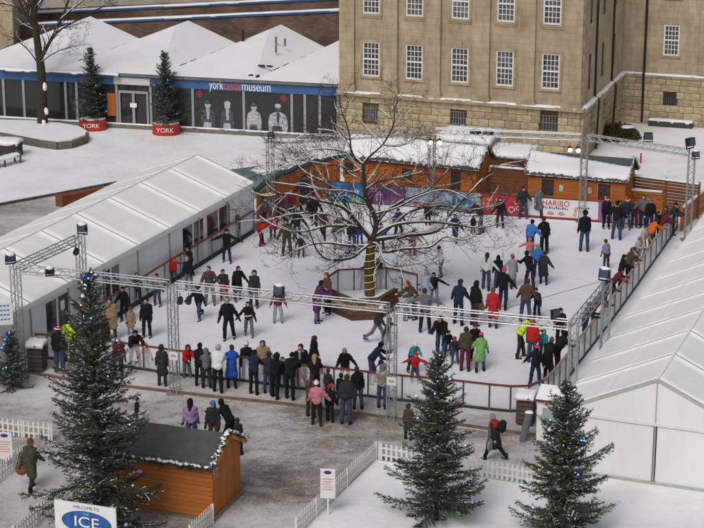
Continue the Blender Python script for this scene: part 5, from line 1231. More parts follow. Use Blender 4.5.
CL = dict(black=(.012,.012,.015), char=(.03,.03,.034), navy=(.018,.024,.05), grey=(.13,.13,.14), lgrey=(.30,.31,.33), white=(.66,.66,.68), red=(.40,.02,.025), maroon=(.12,.02,.035), pink=(.50,.18,.22), hot=(.48,.06,.14),
 purple=(.075,.03,.09), mauve=(.22,.19,.33), lilac=(.30,.20,.38), blue=(.025,.07,.34), sky=(.05,.17,.48), pale=(.36,.43,.52), teal=(.03,.22,.26), green=(.16,.36,.11), olive=(.062,.058,.036), brown=(.085,.055,.035), tan=(.30,.21,.13), beige=(.38,.33,.27),
 orange=(.55,.12,.03), hiviz=(.55,.75,.02), denim=(.045,.058,.10), ldenim=(.16,.20,.28), khaki=(.20,.18,.13), dgreen=(.03,.055,.04), yellow=(.55,.5,.05), bskate=(.022,.042,.17), blonde=(.32,.22,.10), hbrown=(.055,.03,.018), hblack=(.012,.010,.010), hginger=(.16,.06,.025), hgrey=(.25,.24,.23))
PC = [0]
def person(px, fy, hy, face, pose, style, coat, trou, head, hcol, label, ice=True, z=None, h=None, extra=None, group=None):
    PC[0] += 1; rr = random.Random(PC[0]*37); P = at(px, fy)
    if z is None: z = .012 if ice else .0
    P.z = z
    if ice and pose == 'stand' and rr.random() < .45: pose = 'glide'
    lean, hp, kn, spread, aL_, aR_ = POSE[pose]
    if h is None:
        h = height_at(P, hy) - z
        h = h/(.55+.45*math.cos(R(lean*1.15))) if lean > 20 else h*1.0
        if head in ('pom', 'santa', 'fur', 'hood'): h *= .965
        h = max(.85, min(1.86, h*.97))
    s = h/1.75; ks = 1.0 + max(0, (1.55-h))*.42; hd = .113*s*ks       # head half height
    j = lambda v, a: v + rr.uniform(-a, a)
    lean = R(j(lean, 3)); rl = R(rr.uniform(-5, 5)); Rt = rotx(-lean)@np.array([[math.cos(rl),0,math.sin(rl)],[0,1,0],[-math.sin(rl),0,math.cos(rl)]]); V = lambda *a: np.array(a, float)*s
    pel = V(0, 0, 0); legs = []
    for sx, p_, k_ in ((-1, hp[0], kn[0]), (1, hp[1], kn[1])):
        p_ = R(j(p_, 4)); k_ = R(max(0, j(k_, 3))); ab = R(spread)*sx; hip = V(.095*sx, 0, -.03)
        th = rotx(p_)@np.array([0, 0, -1.]); th[0] += math.sin(ab); th /= np.linalg.norm(th); knee = hip+th*.43*s
        sh_ = rotx(p_-k_)@np.array([0, 0, -1.]); sh_[0] += math.sin(ab)*.6; sh_ /= np.linalg.norm(sh_); ank = knee+sh_*.42*s; legs.append((hip, knee, ank))
    zmin = min(l_[2][2] for l_ in legs)-.085*s; up = np.array([0, 0, -zmin])
    T = lambda v: Rt@v
    chest, neck, headc = T(V(0,.01,.36)), T(V(0,.0,.53)), T(V(0,.02,.58)) + np.array([0, .02*s, hd*.98])
    arms = []
    for sx, (pt, ab, el) in ((-1, aL_), (1, aR_)):
        pt, ab, el = R(j(pt, 7)), R(max(4, j(ab, 5))), R(j(el, 7)); shd = T(V(.168*sx, 0, .455))
        d = np.array([math.sin(ab)*sx, math.sin(pt)*math.cos(ab), -math.cos(pt)*math.cos(ab)]); elb = shd+d*.29*s
        f = rotx(el)@d if abs(d[0]) < .6 else d; f = f/np.linalg.norm(f)*1.0
        if pose in ('rail', 'fold', 'lean'): f = f + np.array([-.35*sx, 0, 0])
        f /= np.linalg.norm(f); wr_ = elb+f*.25*s; hnd = wr_+f*.085*s; arms.append((shd, elb, wr_, hnd, f, sx))
    A = lambda v: v+up
    skin = SKINS[PC[0] % 3]; hR = rotz(R(rr.uniform(-38, 38)))@rotx(-lean*.35-R(rr.uniform(-4, 12)))
    # --- body: one continuous skin
    b = [('e', A(T(V(0,0,.08))), V(.15,.10,.15), Rt.T.T), ('e', A(T(V(0,.01,.33))), V(.15,.1,.19), Rt), ('c', A(neck), A(headc), .055*s, .05*s), ('e', A(headc), (hd*.74, hd*.9, hd), hR),
         ('c', A(headc+hR@np.array([0, hd*.86, -.02*s])), A(headc+hR@np.array([0, hd*1.0, -.18*hd])), hd*.1, hd*.15), ('e', A(headc+hR@np.array([0, hd*.55, -hd*.55])), (hd*.42, hd*.4, hd*.36), hR)]
    for sx in (-1, 1): b.append(('e', A(headc+hR@np.array([hd*.74*sx, -.02*s, -hd*.08])), (hd*.13, hd*.2, hd*.27), hR))
    for shd, elb, wr_, hnd, f, sx in arms:
        th_ = np.cross(f, [0, 0, 1.]); th_ = th_/(np.linalg.norm(th_)+1e-6)
        b += [('c', A(shd), A(elb), .052*s, .042*s), ('c', A(elb), A(wr_), .042*s, .03*s), ('c', A(wr_), A(hnd), .034*s, .042*s), ('c', A(hnd), A(hnd+f*.075*s), .036*s, .022*s), ('c', A(wr_+f*.03*s), A(hnd-th_*.045*s*sx), .018*s, .016*s)]
    for hip, knee, ank in legs: b += [('c', A(hip), A(knee), .08*s, .055*s), ('c', A(knee), A(ank), .055*s, .04*s), ('c', A(ank), A(ank+V(0,.1,-.05)), .04*s, .035*s)]
    eyes = [A(headc+hR@np.array([hd*.3*sx, hd*.86, hd*.06])) for sx in (-1, 1)]; mouth = A(headc+hR@np.array([0, hd*.88, -hd*.52])); gl = rr.random() < .6
    hands = [A(a[3]) for a in arms]
    def colr(C):
        m = np.zeros(len(C), int)
        for e_ in eyes: m[np.linalg.norm((C-e_), axis=1) < hd*.17] = 1
        m[np.linalg.norm((C-mouth)*np.array([.6, 1, 1.6]), axis=1) < hd*.2] = 2
        if gl:
            for q in hands: m[np.linalg.norm(C-q, axis=1) < .12*s] = 3
        return m
    body = link('person', sdf_mesh('body', b, .026*max(s, .75), [skin, EYE, LIP, GLOVE], .03*s, None, colr))
    body.location = P; body.rotation_euler = (0, 0, -R(face + rr.uniform(-14, 14)))
    tag(body, label, 'person', group or ('skaters on the ice' if ice else 'spectators around the rink'))
    # --- trousers
    tm = fabric(CL[trou]); tp_ = [('e', A(T(V(0,-.005,.04))), V(.178,.13,.14), Rt)]
    wide = rr.uniform(.95, 1.12)
    for hip, knee, ank in legs: tp_ += [('c', A(hip), A(knee), .098*s, .074*s*wide), ('c', A(knee), A(ank+V(0,0,.02)), .074*s*wide, .066*s*wide)]
    link('trousers', sdf_mesh('trousers', tp_, .03*max(s, .7), [tm], .04*s), body)
    # --- coat
    cm = fabric(CL[coat]); bulk = {'jacket': 1.0, 'puffer': 1.13, 'long': 1.02, 'hoodie': .97, 'vest': 1.05}[style]*rr.uniform(.96, 1.05)
    cp = [('e', A(T(V(0,.0,.30))), V(.205*bulk,.152*bulk,.27), Rt), ('e', A(T(V(0,.0,.40))), V(.198*bulk,.13*bulk,.12), Rt), ('c', A(T(V(-.15,0,.45))), A(T(V(0,0,.515))), .07*s*bulk, .085*s), ('c', A(T(V(.15,0,.45))), A(T(V(0,0,.515))), .07*s*bulk, .085*s), ('e', A(T(V(0,0,.06))), V(.195*bulk,.158*bulk,.17), Rt), ('c', A(T(V(0,0,.5))), A(T(V(0,0,.545))), .085*s, .075*s)]
    for shd, elb, wr_, hnd, f, sx in arms: cp += [('c', A(shd), A(elb), .078*s*bulk, .068*s*bulk), ('c', A(elb), A(wr_), .068*s*bulk, .054*s*bulk)]
    if style == 'long':
        mk_ = [(l_[0]+(l_[1]-l_[0])*.82) for l_ in legs]
        for q in mk_: cp.append(('c', A(T(V(0,0,.08))), A(q), .17*s, .135*s))
        cp.append(('c', A(T(V(0,0,.08))), A((mk_[0]+mk_[1])/2), .18*s, .15*s))
    if head == 'hood' : cp += [('e', A(T(V(0,-.06,.56))), V(.13,.09,.075), Rt)] if extra == 'hooddown' else []
    co = link('coat' if style != 'vest' else 'high_visibility_vest', sdf_mesh('coat', cp, .03*max(s, .7), [cm], .05*s), body)
    # --- boots or skates
    bm_ = fabric(CL['bskate']) if ice and rr.random() < .62 else fabric(CL['black' if rr.random() < .7 else 'char'])
    for hip, knee, ank in legs:
        bb = [('c', A(ank+V(0,-.015,.09)), A(ank+V(0,-.01,-.03)), .062*s, .058*s), ('c', A(ank+V(0,-.02,-.045)), A(ank+V(0,.15,-.055)), .045*s, .036*s)]
        bt = link('skate' if ice else 'boot', sdf_mesh('boot', bb, .026*max(s, .75), [bm_], .03*s), body)
        if ice: q = A(ank); MB().box(q[0]-.008, q[0]+.008, q[1]-.1*s, q[1]+.2*s, q[2]-.13*s+.02*s, q[2]-.075*s).build('blade', STEEL, bt)
    # --- head covering
    hm = fabric(CL[hcol]); hc = A(headc)
    back = lambda g: -( (g-(hc+hR@np.array([0, hd*.95, -hd*.38])).astype(np.float32))**2 ).sum(-1)**.5 + hd*.93      # opens the face
    if head in ('hair', 'long'):
        q = [('e', hc+hR@np.array([0, -hd*.08, hd*.1]), (hd*.88, hd*1.0, hd*1.05), hR)]
        if head == 'long': q += [('c', hc+hR@np.array([0, -hd*.55, 0]), A(T(V(0,-.10,.42))), hd*.72, hd*.5), ('c', hc+hR@np.array([-hd*.62,-hd*.1,-hd*.1]), A(T(V(-.085,-.02,.44))), hd*.3, hd*.22), ('c', hc+hR@np.array([hd*.62,-hd*.1,-hd*.1]), A(T(V(.085,-.02,.44))), hd*.3, hd*.22)]
        link('hair', sdf_mesh('hair', q, .024*max(s, .75), [hm], .03*s, back), body)
    else:
        hairm = fabric(CL[rr.choice(['hbrown', 'hblack', 'hbrown', 'blonde'])]); low = (hc+hR@np.array([0, 0, hd*.12])).astype(np.float32); nz_ = (hR@np.array([0, -.25, 1.])).astype(np.float32)
        link('hair', sdf_mesh('hair', [('e', hc+hR@np.array([0, -hd*.12, 0]), (hd*.84, hd*.92, hd*.98), hR)], .024*max(s, .75), [hairm], .03*s, back), body)
        if head in ('beanie', 'pom', 'fur'):
            g_ = 1.18 if head == 'fur' else 1.0
            ho = link('hat', sdf_mesh('hat', [('e', hc+hR@np.array([0, -hd*.05, hd*.18]), (hd*.95*g_, hd*1.08*g_, hd*1.1*g_), hR)], .024*max(s, .75), [hm], .03*s, lambda g: -((g-low)@nz_)), body)
            if head == 'pom': lump('pompom', fabric(CL['white']) if hcol != 'white' else hm, ho, tuple(hc+hR@np.array([0, -hd*.1, hd*1.35])), (hd*.28,)*3, PC[0], 2, .1)
        elif head == 'santa':
            q = [('e', hc+hR@np.array([0, -hd*.05, hd*.2]), (hd*.92, hd*1.05, hd*.98), hR), ('c', hc+hR@np.array([0, -hd*.1, hd*.9]), hc+hR@np.array([hd*.7, -hd*.5, hd*1.15]), hd*.55, hd*.16)]
            ho = link('santa_hat', sdf_mesh('santa_hat', q, .024, [fabric((.45,.015,.02))], .04, lambda g: -((g-low)@nz_)), body)
            ring = [hc+hR@np.array([hd*1.0*math.cos(a), -hd*.05+hd*1.1*math.sin(a), hd*.24-hd*.1*math.sin(a)]) for a in np.linspace(0, 6.283, 13)]
            sm_ = [('c', ring[i], ring[i+1], hd*.21, hd*.21) for i in range(12)]; link('hat_trim', sdf_mesh('trim', sm_, .026, [fabric(CL['white'])], .02), ho)
            lump('pompom', fabric(CL['white']), ho, tuple(hc+hR@np.array([hd*.85, -hd*.6, hd*1.12])), (hd*.25,)*3, 3)
        elif head == 'hood':
            q = [('e', hc+hR@np.array([0, -hd*.12, hd*.05]), (hd*1.08, hd*1.18, hd*1.2), hR), ('c', hc+hR@np.array([0, -hd*.4, -hd*.5]), A(T(V(0,-.03,.5))), hd*.95, hd*.9)]
            link('hood', sdf_mesh('hood', q, .026, [hm], .04*s, back), body)
    if extra is None and rr.random() < .3: extra = 'collar'
    if extra == 'collar': link('scarf', sdf_mesh('scarf', [('c', A(T(V(-.06,.04,.535))), A(T(V(.06,.04,.535))), .05*s, .05*s), ('c', A(T(V(-.05,-.05,.54))), A(T(V(.05,-.05,.54))), .05*s, .05*s)], .026, [fabric(CL[rr.choice(['grey', 'maroon', 'beige', 'red', 'navy', 'lgrey', 'purple', 'olive'])])], .03), body)
    if extra == 'scarf': link('scarf', sdf_mesh('scarf', [('c', A(T(V(-.07,.05,.53))), A(T(V(.07,.05,.53))), .055*s, .055*s), ('c', A(T(V(.04,.12,.5))), A(T(V(.05,.16,.25))), .045*s, .04*s), ('c', A(T(V(-.05,-.05,.54))), A(T(V(.05,-.05,.54))), .05*s, .05*s)], .026, [fabric(CL['beige' if coat != 'brown' else 'red'])], .03), body)
    if extra == 'skirt': link('skirt', sdf_mesh('skirt', [('c', A(T(V(0,0,.06))), A((legs[0][1]+legs[1][1])/2), .16*s, .2*s)], .03, [fabric(CL['red' if trou != 'grey' else 'char'])], .04), body)
    if extra == 'band': link('pattern_band', sdf_mesh('band', [('e', A(T(V(0,0,.12))), V(.215,.172,.09), Rt)], .026, [mat('red_white_pattern', (.35,.03,.04), .9, .1, 9, c2=(.7,.65,.65))], .02), body)
    if extra == 'gilet': link('gilet', sdf_mesh('gilet', [('e', A(T(V(0,.0,.30))), V(.225*bulk,.17*bulk,.25), Rt), ('e', A(T(V(0,0,.08))), V(.21*bulk,.17*bulk,.12), Rt)], .03, [fabric(CL['khaki'])], .05), body)
    if extra == 'yoke': link('dark_yoke', sdf_mesh('yoke', [('e', A(T(V(0,.0,.44))), V(.215*bulk,.15*bulk,.1), Rt)], .026, [fabric(CL['black'])], .03), body)
    if extra == 'stripe':
        for zz in (.14, .3): link('reflective_band', sdf_mesh('band', [('e', A(T(V(0,0,zz))), V(.215*bulk,.163*bulk,.035), Rt)], .02, [fabric(CL['lgrey'])], .02), body)
    return body, A(T(V(0,-.2,.33))), P, s
S_, O_ = True, False
people = [
# --- left: marquee door, bin, behind the tall spruce
(60,375,324,20,'stand','jacket','black','denim','santa','red','person in black jacket and red santa hat standing by the wooden bin on the left',O_,None,None,None),
(69.5,364,314,15,'stand','vest','hiviz','denim','hair','hblack','person in bright yellow high-visibility vest at the left marquee door',O_,None,1.75,'stripe'),
(112,340,297,160,'stand','long','tan','char','long','hbrown','person with long hair and pale tan coat seen beside the tall spruce tip',S_,None,None,None),
(125,322,285,200,'glide','jacket','black','black','hair','hblack','person all in black behind the child in the tan coat',S_,None,None,None),
(131,335,306,170,'stand','long','tan','ldenim','fur','brown','child in long tan coat and furry hat right of the tall spruce',S_,None,None,None),
(147,338,297,190,'stand','jacket','black','black','hair','hblack','tall person in black jacket standing next to the child in the tan coat',S_,None,None,None),
(138,306,272,170,'fold','jacket','dgreen','char','hair','hbrown','person in dark grey-green jacket with folded arms by the left side rail',S_,None,None,None),
(174,284,256,150,'point','puffer','red','denim','hood','red','child in bright red coat pointing sideways at the left side rail',S_,None,None,None),
(189,291,256,185,'stand','jacket','black','grey','hair','hgrey','grey-haired person in black jacket and grey trousers beside the red-coated child',S_,None,None,None),
(191,277,246,255,'out','jacket','black','black','hair','hblack','person in black with both arms flung out before the marquee windows',S_,None,None,None),
(227,263,227,195,'out','jacket','black','navy','beanie','black','person in black beanie skating with arms apart near the left marquee',S_,None,None,None),
(236,242,208,200,'stand','jacket','brown','black','hair','hbrown','person in brown jacket resting at the rail by the marquee end',S_,None,None,None),
(259,246,226,90,'bend','jacket','red','maroon','hair','hblack','person in red jacket bent double near the far left corner',S_,None,1.45,None),
(273,239,212,170,'stand','jacket','red','char','hair','hblack','person in red jacket standing just behind the bent-over red skater',S_,None,None,None),
(287,256,217,185,'stand','jacket','olive','brown','hair','hblack','person in dark olive jacket and brown trousers at far left of the ice',S_,None,None,None),
(301,258,234,160,'glide','jacket','char','olive','hair','hbrown','small dark-clothed child under the left tree branches',S_,None,None,None),
(314,227,192,190,'skate','jacket','black','black','hair','hblack','person in black striding in front of the left end of the boards',S_,None,None,None),
(270,219,186,150,'stand','jacket','char','navy','hair','hbrown','person in charcoal standing by the plank wall next to the marquee',S_,None,None,None),
(281,222,192,180,'stand','jacket','purple','black','hair','hblack','person in dark purple against the curved plank wall',S_,None,None,None),
(292,218,190,200,'stand','jacket','maroon','denim','beanie','orange','person in maroon with orange hat against the curved plank wall',S_,None,None,None),
(305,212,172,180,'stand','long','navy','black','hair','hblack','tall person in long dark coat left of the blue board',S_,None,None,None),
(338,250,214,170,'stand','jacket','grey','lgrey','hair','hbrown','person in pale grey trousers behind the left tree branches',S_,None,None,None),
(352,251,216,185,'stand','jacket','navy','denim','hair','hblack','person in navy jacket and jeans just left of the tree trunk',S_,None,None,None),
(360,246,220,200,'stand','jacket','blue','blue','hair','blonde','child in blue behind the person in navy at the tree trunk',S_,None,None,None),
(381,251,222,180,'glide','jacket','blue','navy','hair','hbrown','person in blue right behind the top of the tree trunk',S_,None,None,None),
(412,256,228,160,'stand','long','pink','hot','beanie','maroon','child in long dusky pink coat and pink leggings under the right branches',S_,None,None,None),
(428,226,203,180,'stand','jacket','char','black','hair','hblack','small dark figure in front of the pale blue and pink board',S_,None,None,None),
(441,277,245,235,'glide','hoodie','white','grey','hair','hbrown','person in white top and grey jeans gliding alone right of the tree',S_,None,None,None),
# --- the row hand in hand and neighbours
(210,305,264,185,'stand','jacket','olive','grey','hair','hbrown','person in camouflage olive jacket, leftmost of the four in a row',S_,None,None,None),
(224,302,268,180,'holdr','jacket','char','black','hair','hbrown','child in dark jacket and red skirt in the row of four',S_,None,None,'skirt'),
(238,301,264,170,'holdl','long','black','black','hair','hbrown','person in long black coat holding the hand of the child in red skirt',S_,None,None,None),
(254,308,268,180,'stand','jacket','char','char','hood','char','hooded person in dark grey, rightmost of the row of four',S_,None,None,None),
(199,320,283,200,'skate','jacket','black','denim','hair','hblack','dark skater striding beneath the two black spotlights',S_,None,None,None),
(229,341,296,180,'holdl','jacket','black','black','hair','hgrey','tall person in open black jacket holding hands with a companion in mid rink',S_,None,None,None),
(249,337,300,190,'holdr','jacket','black','grey','long','hbrown','long-haired person in black with red patterned hem and long dark skirt',S_,None,None,'band'),
(278,323,287,180,'glide','jacket','maroon','lgrey','hair','hbrown','person in pale grey trousers below the snow-capped floodlight',S_,None,None,None),
(317,323,266,90,'rail','long','purple','grey','hair','hblack','person in long purple coat at the left end of the tree island',S_,None,1.78,None),
(328,314,261,250,'stand','jacket','brown','black','hair','hginger','person in dark top with red bag leaning on the tree island',S_,.0,1.75,'band'),
(364,292,261,180,'stand','jacket','black','black','hair','hblack','dark-clothed person behind the island barrier left of the trunk',S_,None,None,None),
(378,291,257,180,'stand','jacket','char','black','hair','hgrey','person in grey behind the island barrier right of the trunk',S_,None,None,None),
# --- right of the island
(403,320,291,95,'bend','jacket','pale','ldenim','santa','red','child in pale blue jacket with red hat bending at the island edge',S_,None,1.42,None),
(415,319,282,250,'lean','jacket','brown','char','beanie','red','person in dark brown jacket with red hat leaning towards the pale blue child',S_,None,1.72,None),
(426,306,268,180,'stand','long','pale','pale','hood','pale','hooded person in long pale blue coat behind the dancer with outstretched arms',S_,None,None,None),
(434,306,271,185,'out','hoodie','black','ldenim','hair','hblack','person in short black top and jeans with both arms outstretched',S_,None,None,None),
(425,333,288,10,'out','jacket','grey','black','hair','hbrown','person in grey jacket seen from behind with arms held wide',S_,None,None,None),
(441,356,318,200,'lean','jacket','black','denim','hair','hblack','big person in black jacket bending over a child, centre of the ice',S_,None,1.82,None),
(448,357,330,170,'glide','jacket','black','denim','hair','hblack','small child in black in front of the bending person in black',S_,None,1.05,None),
(377,343,302,120,'skate','jacket','char','grey','pom','white','person in white bobble hat and dark jacket skating under the near beam',S_,None,None,None),
(387,352,316,100,'out','jacket','char','lgrey','hair','hbrown','person in pale trousers half hidden by the front truss tower',S_,None,None,None),
(371,384,342,80,'lean','jacket','navy','denim','beanie','black','person in navy jacket and black beanie stooping behind the front rail',S_,None,1.72,None),
(382,379,358,230,'glide','jacket','maroon','char','hair','hbrown','small child in dark red held by the stooping person in navy',S_,None,None,None),
(412,373,341,150,'lean','jacket','teal','char','beanie','white','person in teal jacket and white hat crouched behind the red child',S_,None,1.35,None),
(415,383,350,185,'out','puffer','red','denim','hood','red','small child in red hooded coat with arms out behind the rail',S_,None,None,None),
(465,371,326,15,'stand','jacket','olive','maroon','hair','hbrown','person in brown-olive coat and dark red trousers seen from behind',S_,None,None,None),
(480,372,331,10,'holdl','long','green','denim','pom','hot','child in light green coat and pink hat in mid rink',S_,None,None,None),
(475,361,322,190,'glide','jacket','black','black','beanie','purple','dark figure with purple hat facing the child in green',S_,None,1.5,None),
(458,325,279,20,'stand','jacket','navy','navy','beanie','navy','person in navy jacket and navy cap standing with back turned',S_,None,None,None),
(475,326,279,60,'stand','jacket','black','char','long','hblack','long-haired person in black carrying a brown bag',S_,None,None,None),
(493,328,287,10,'stand','long','red','denim','hair','hginger','person in bright red knee-length coat in mid rink',S_,None,None,None),
(503,309,267,10,'holdr','jacket','black','navy','beanie','hot','person in black jacket with pink hat behind the red-coated skater',S_,None,None,None),
(486,290,252,10,'holdr','hoodie','white','denim','long','hbrown','long-haired person in white top and jeans, left of three in a row',S_,None,None,None),
(498,289,255,10,'stand','jacket','black','denim','long','hblack','long-haired person in black, middle of three in a row',S_,None,None,None),
(512,288,254,350,'holdl','long','lgrey','grey','beanie','hot','person in pale grey coat and pink beanie, right of three in a row',S_,None,None,None),
(525,323,278,20,'stand','jacket','brown','denim','hair','hbrown','broad person in brown coat with back turned, right half of the ice',S_,None,None,None),
(537,319,287,200,'glide','jacket','navy','navy','beanie','navy','small child in navy beside the broad person in the brown coat',S_,None,None,None),
(530,289,260,330,'lean','jacket','black','navy','hair','hblack','dark person stooping beside the child in green hat',S_,None,1.65,None),
(543,285,251,20,'stand','long','char','black','hair','hbrown','person in long charcoal coat with the child in green hat',S_,None,None,None),
(529,263,237,200,'out','puffer','pink','ldenim','beanie','pink','small child in pink jacket and pink hat in the right half of the ice',S_,None,None,None),
(537,277,244,10,'stand','jacket','sky','navy','beanie','green','child in blue jacket and green hat between two dark adults',S_,None,None,None),
(530,255,219,30,'holdr','puffer','sky','navy','hair','hblack','person in bright blue jacket linked with a person in black',S_,None,None,None),
(544,255,216,340,'holdl','jacket','black','black','hair','hbrown','person in black linked with the person in bright blue',S_,None,None,None),
(584,252,206,0,'stand','jacket','black','denim','fur','black','person in black with big dark hat standing alone facing the white board',S_,None,None,None),
(606,270,239,320,'stand','hoodie','mauve','char','hair','hbrown','person in pale mauve jacket alone near the right barrier',S_,None,None,None),
(500,228,196,200,'stand','jacket','black','navy','hair','hbrown','slim person in black in front of the red board',S_,None,None,None),
(481,234,204,260,'lean','jacket','char','grey','hair','hgrey','person leaning forward in front of the light blue board',S_,None,1.72,None),
(473,234,219,180,'stand','jacket','black','black','hair','hblack','tiny child in black beside the leaning person by the light blue board',S_,None,None,None),
(523,219,185,185,'stand','jacket','char','denim','hair','hblack','tall dark-jacketed person at the join of the red and white boards',S_,None,None,None),
(538,218,186,180,'walk','long','grey','navy','beanie','grey','person in grey coat and grey hat at the left end of the white board',S_,None,None,None),
(606,229,195,170,'stand','jacket','black','black','santa','red','person in black with santa hat, left of the two santa hats',S_,None,None,None),
(626,230,195,190,'stand','jacket','navy','denim','santa','red','person in navy with santa hat, right of the two santa hats',S_,None,None,None),
(616,240,200,10,'stand','jacket','black','denim','hair','hblack','person in black with red collar in front of the two santa hats',S_,None,None,'scarf'),
(634,228,199,180,'stand','jacket','maroon','maroon','hair','hbrown','child in maroon right of the santa hats',S_,None,None,None),
(643,229,193,200,'stand','jacket','grey','navy','hair','hbrown','tall person in grey jacket at the right end of the santa hat group',S_,None,None,None),
(656,238,210,150,'rail','jacket','black','black','hair','hblack','person in black resting on the barrier at the far right corner',S_,None,None,None),
(665,232,214,200,'stand','jacket','brown','black','hair','hblack','dark-haired child in the far right corner of the rink',S_,None,1.2,None),
(649,254,226,60,'lean','jacket','orange','brown','hair','hbrown','person in orange jacket leaning on the right barrier',S_,None,1.7,None),
(642,258,230,120,'stand','jacket','beige','khaki','hair','hbrown','person in beige next to the one in orange at the right barrier',S_,None,1.5,None),
(636,266,236,150,'rail','jacket','lgrey','grey','beanie','grey','person in grey beanie and pale jacket at the right barrier',S_,None,None,None),
(631,279,247,60,'rail','jacket','beige','khaki','hair','hbrown','person in beige jacket with black shoulders at the right barrier',S_,None,None,'yoke'),
(620,292,263,80,'rail','jacket','black','black','hood','black','hooded person in black hunched over the right barrier',S_,None,1.6,None),
(612,303,277,90,'lean','jacket','maroon','black','hair','hblack','person in dark red and black bent over the right barrier',S_,None,1.6,None),
(591,333,296,80,'lean','jacket','brown','brown','hair','hbrown','person in brown coat leaning on the barrier behind the right truss tower',S_,None,1.75,None),
(560,347,307,200,'stand','jacket','black','black','hair','hblack','slim person in black standing alone below the near right beam',S_,None,None,None),
(519,358,326,100,'lean','vest','hiviz','char','hair','hblack','person in bright yellow vest stooping on the ice at right',S_,None,1.78,'stripe'),
(532,363,320,10,'stand','puffer','red','denim','beanie','red','person in red padded jacket beside the stooping yellow vest',S_,None,None,None),
(543,359,328,200,'stand','puffer','teal','denim','hood','teal','child in teal hooded coat right of the red padded jacket',S_,None,None,None),
(535,386,343,10,'holdl','jacket','black','navy','pom','hot','person in black coat and striped pink hat near the right corner',S_,None,None,None),
(547,381,346,40,'lean','long','black','black','hair','hginger','ginger-haired person in long black coat leaning at the near right barrier',S_,None,1.68,None),
(556,374,340,70,'lean','jacket','black','black','hair','hblack','dark-haired person in black leaning over the near right barrier',S_,None,1.72,None),
# --- along the front rail
(135,369,323,150,'lean','jacket','black','black','hair','hblack','person in black bending over the small pink child at the front rail',S_,None,1.75,None),
(147,372,341,185,'glide','puffer','pink','grey','hood','pink','small child in pink hooded jacket at the left of the front rail',S_,None,None,None),
(119,381,337,170,'stand','jacket','maroon','char','hair','blonde','fair-haired person in dark red right behind the tall spruce',O_,.1,None,None),
(163,388,343,10,'stand','long','char','char','hood','char','hooded person in long charcoal coat left of the front truss tower',O_,.1,None,None),
(187,380,342,150,'rail','puffer','red','grey','hood','maroon','person in red hooded jacket inside the rail right of the front truss tower',S_,None,None,None),
(200,389,343,10,'rail','jacket','black','black','hair','hblack','slim person in black between the red hood and the grey hood at the rail',O_,.1,None,None),
(207,391,347,350,'rail','jacket','grey','char','hood','grey','person in grey-blue hooded jacket left of the white jacket at the rail',O_,.1,None,None),
(218,395,345,10,'rail','puffer','white','black','beanie','lgrey','person in white jacket with back turned at the front rail',O_,.1,None,None),
(232,391,345,340,'rail','long','blue','black','hair','hbrown','person in royal blue coat at the front rail',O_,.1,None,None),
(247,383,339,180,'stand','jacket','black','grey','fur','white','person in black with white furry hat inside the front rail',S_,None,None,None),
(254,397,350,10,'rail','jacket','navy','black','hair','hblack','person in dark navy jacket and pale shoes at the rail, back turned',O_,.1,None,None),
(264,385,338,185,'stand','long','tan','ldenim','long','hbrown','long-haired person in pinkish tan coat inside the front rail',S_,None,None,None),
(275,401,351,10,'rail','jacket','black','black','hood','black','hooded person in black, left of two dark spectators by the scarf wearer',O_,.1,None,None),
(290,402,352,5,'rail','puffer','black','black','hair','hblack','broad person in black padded coat, right of two dark spectators by the scarf wearer',O_,.1,None,None),
(282,390,356,180,'stand','jacket','char','grey','hair','hbrown','child in dark jacket inside the rail between two black-coated spectators',S_,None,None,None),
(298,391,366,180,'stand','puffer','hot','hot','hair','blonde','small child in hot pink at the feet of the scarf wearer',S_,None,1.0,None),
(302,389,342,190,'stand','jacket','black','denim','hair','hbrown','person in dark coat with pale scarf facing out over the front rail',S_,None,None,'scarf'),
(314,374,333,110,'walk','long','black','black','long','hbrown','long-haired person in black coat striding past inside the rail',S_,None,None,None),
(315,401,354,10,'rail','jacket','black','black','long','blonde','blonde person in black with back turned behind the pink child',O_,.1,None,None),
(328,402,369,10,'stand','jacket','char','char','hair','hbrown','child in dark coat at the rail behind the red-hatted child',O_,.1,None,None),
(345,386,346,190,'holdl','jacket','black','brown','long','blonde','blonde person in black coat with one arm stretched along the rail inside',S_,None,None,None),
(317,425,379,10,'holdr','puffer','pink','black','pom','white','child in pink jacket and white hat on the paving',O_,.004,None,None),
(311,417,374,20,'stand','jacket','brown','char','long','hbrown','brown-haired person in dark coat half behind the pink child',O_,.004,None,None),
(330,422,385,10,'stand','jacket','black','black','beanie','red','child in black with red hat standing beside the pink child',O_,.004,None,None),
(346,424,374,5,'stand','puffer','char','denim','hair','hbrown','broad person in dark padded jacket and jeans on the paving, back turned',O_,.004,None,None),
(340,408,374,20,'stand','jacket','black','black','beanie','navy','child in black left of the two people in dark jackets and jeans',O_,.1,None,None),
(358,412,366,350,'stand','jacket','black','denim','hair','hbrown','person in black jacket and blue jeans at the deck edge',O_,.1,None,None),
(382,411,362,5,'rail','jacket','lgrey','denim','hood','grey','person in grey hooded top and khaki body warmer left of the truss tower',O_,.1,None,'gilet'),
# --- more of the crowd
(265,227,196,140,'stand','jacket','grey','black','hair','hbrown','person in grey squeezed beside the marquee end by the plank wall',S_,None,None,None),
(297,241,209,170,'glide','jacket','black','denim','hair','hbrown','person in black and jeans under the far left branch tips',S_,None,None,None),
(323,240,208,200,'skate','jacket','brown','black','beanie','maroon','person in brown with maroon beanie skating behind the left branches',S_,None,None,None),
(398,238,207,150,'glide','jacket','purple','black','hair','hblack','person in dark purple skating behind the right branches',S_,None,None,None),
(455,243,212,200,'skate','jacket','navy','denim','hair','hbrown','person in navy striding under the tips of the right branches',S_,None,None,None),
(671,236,212,110,'rail','jacket','char','black','beanie','black','person in charcoal and black beanie nearest the far right corner post',S_,None,1.6,None),
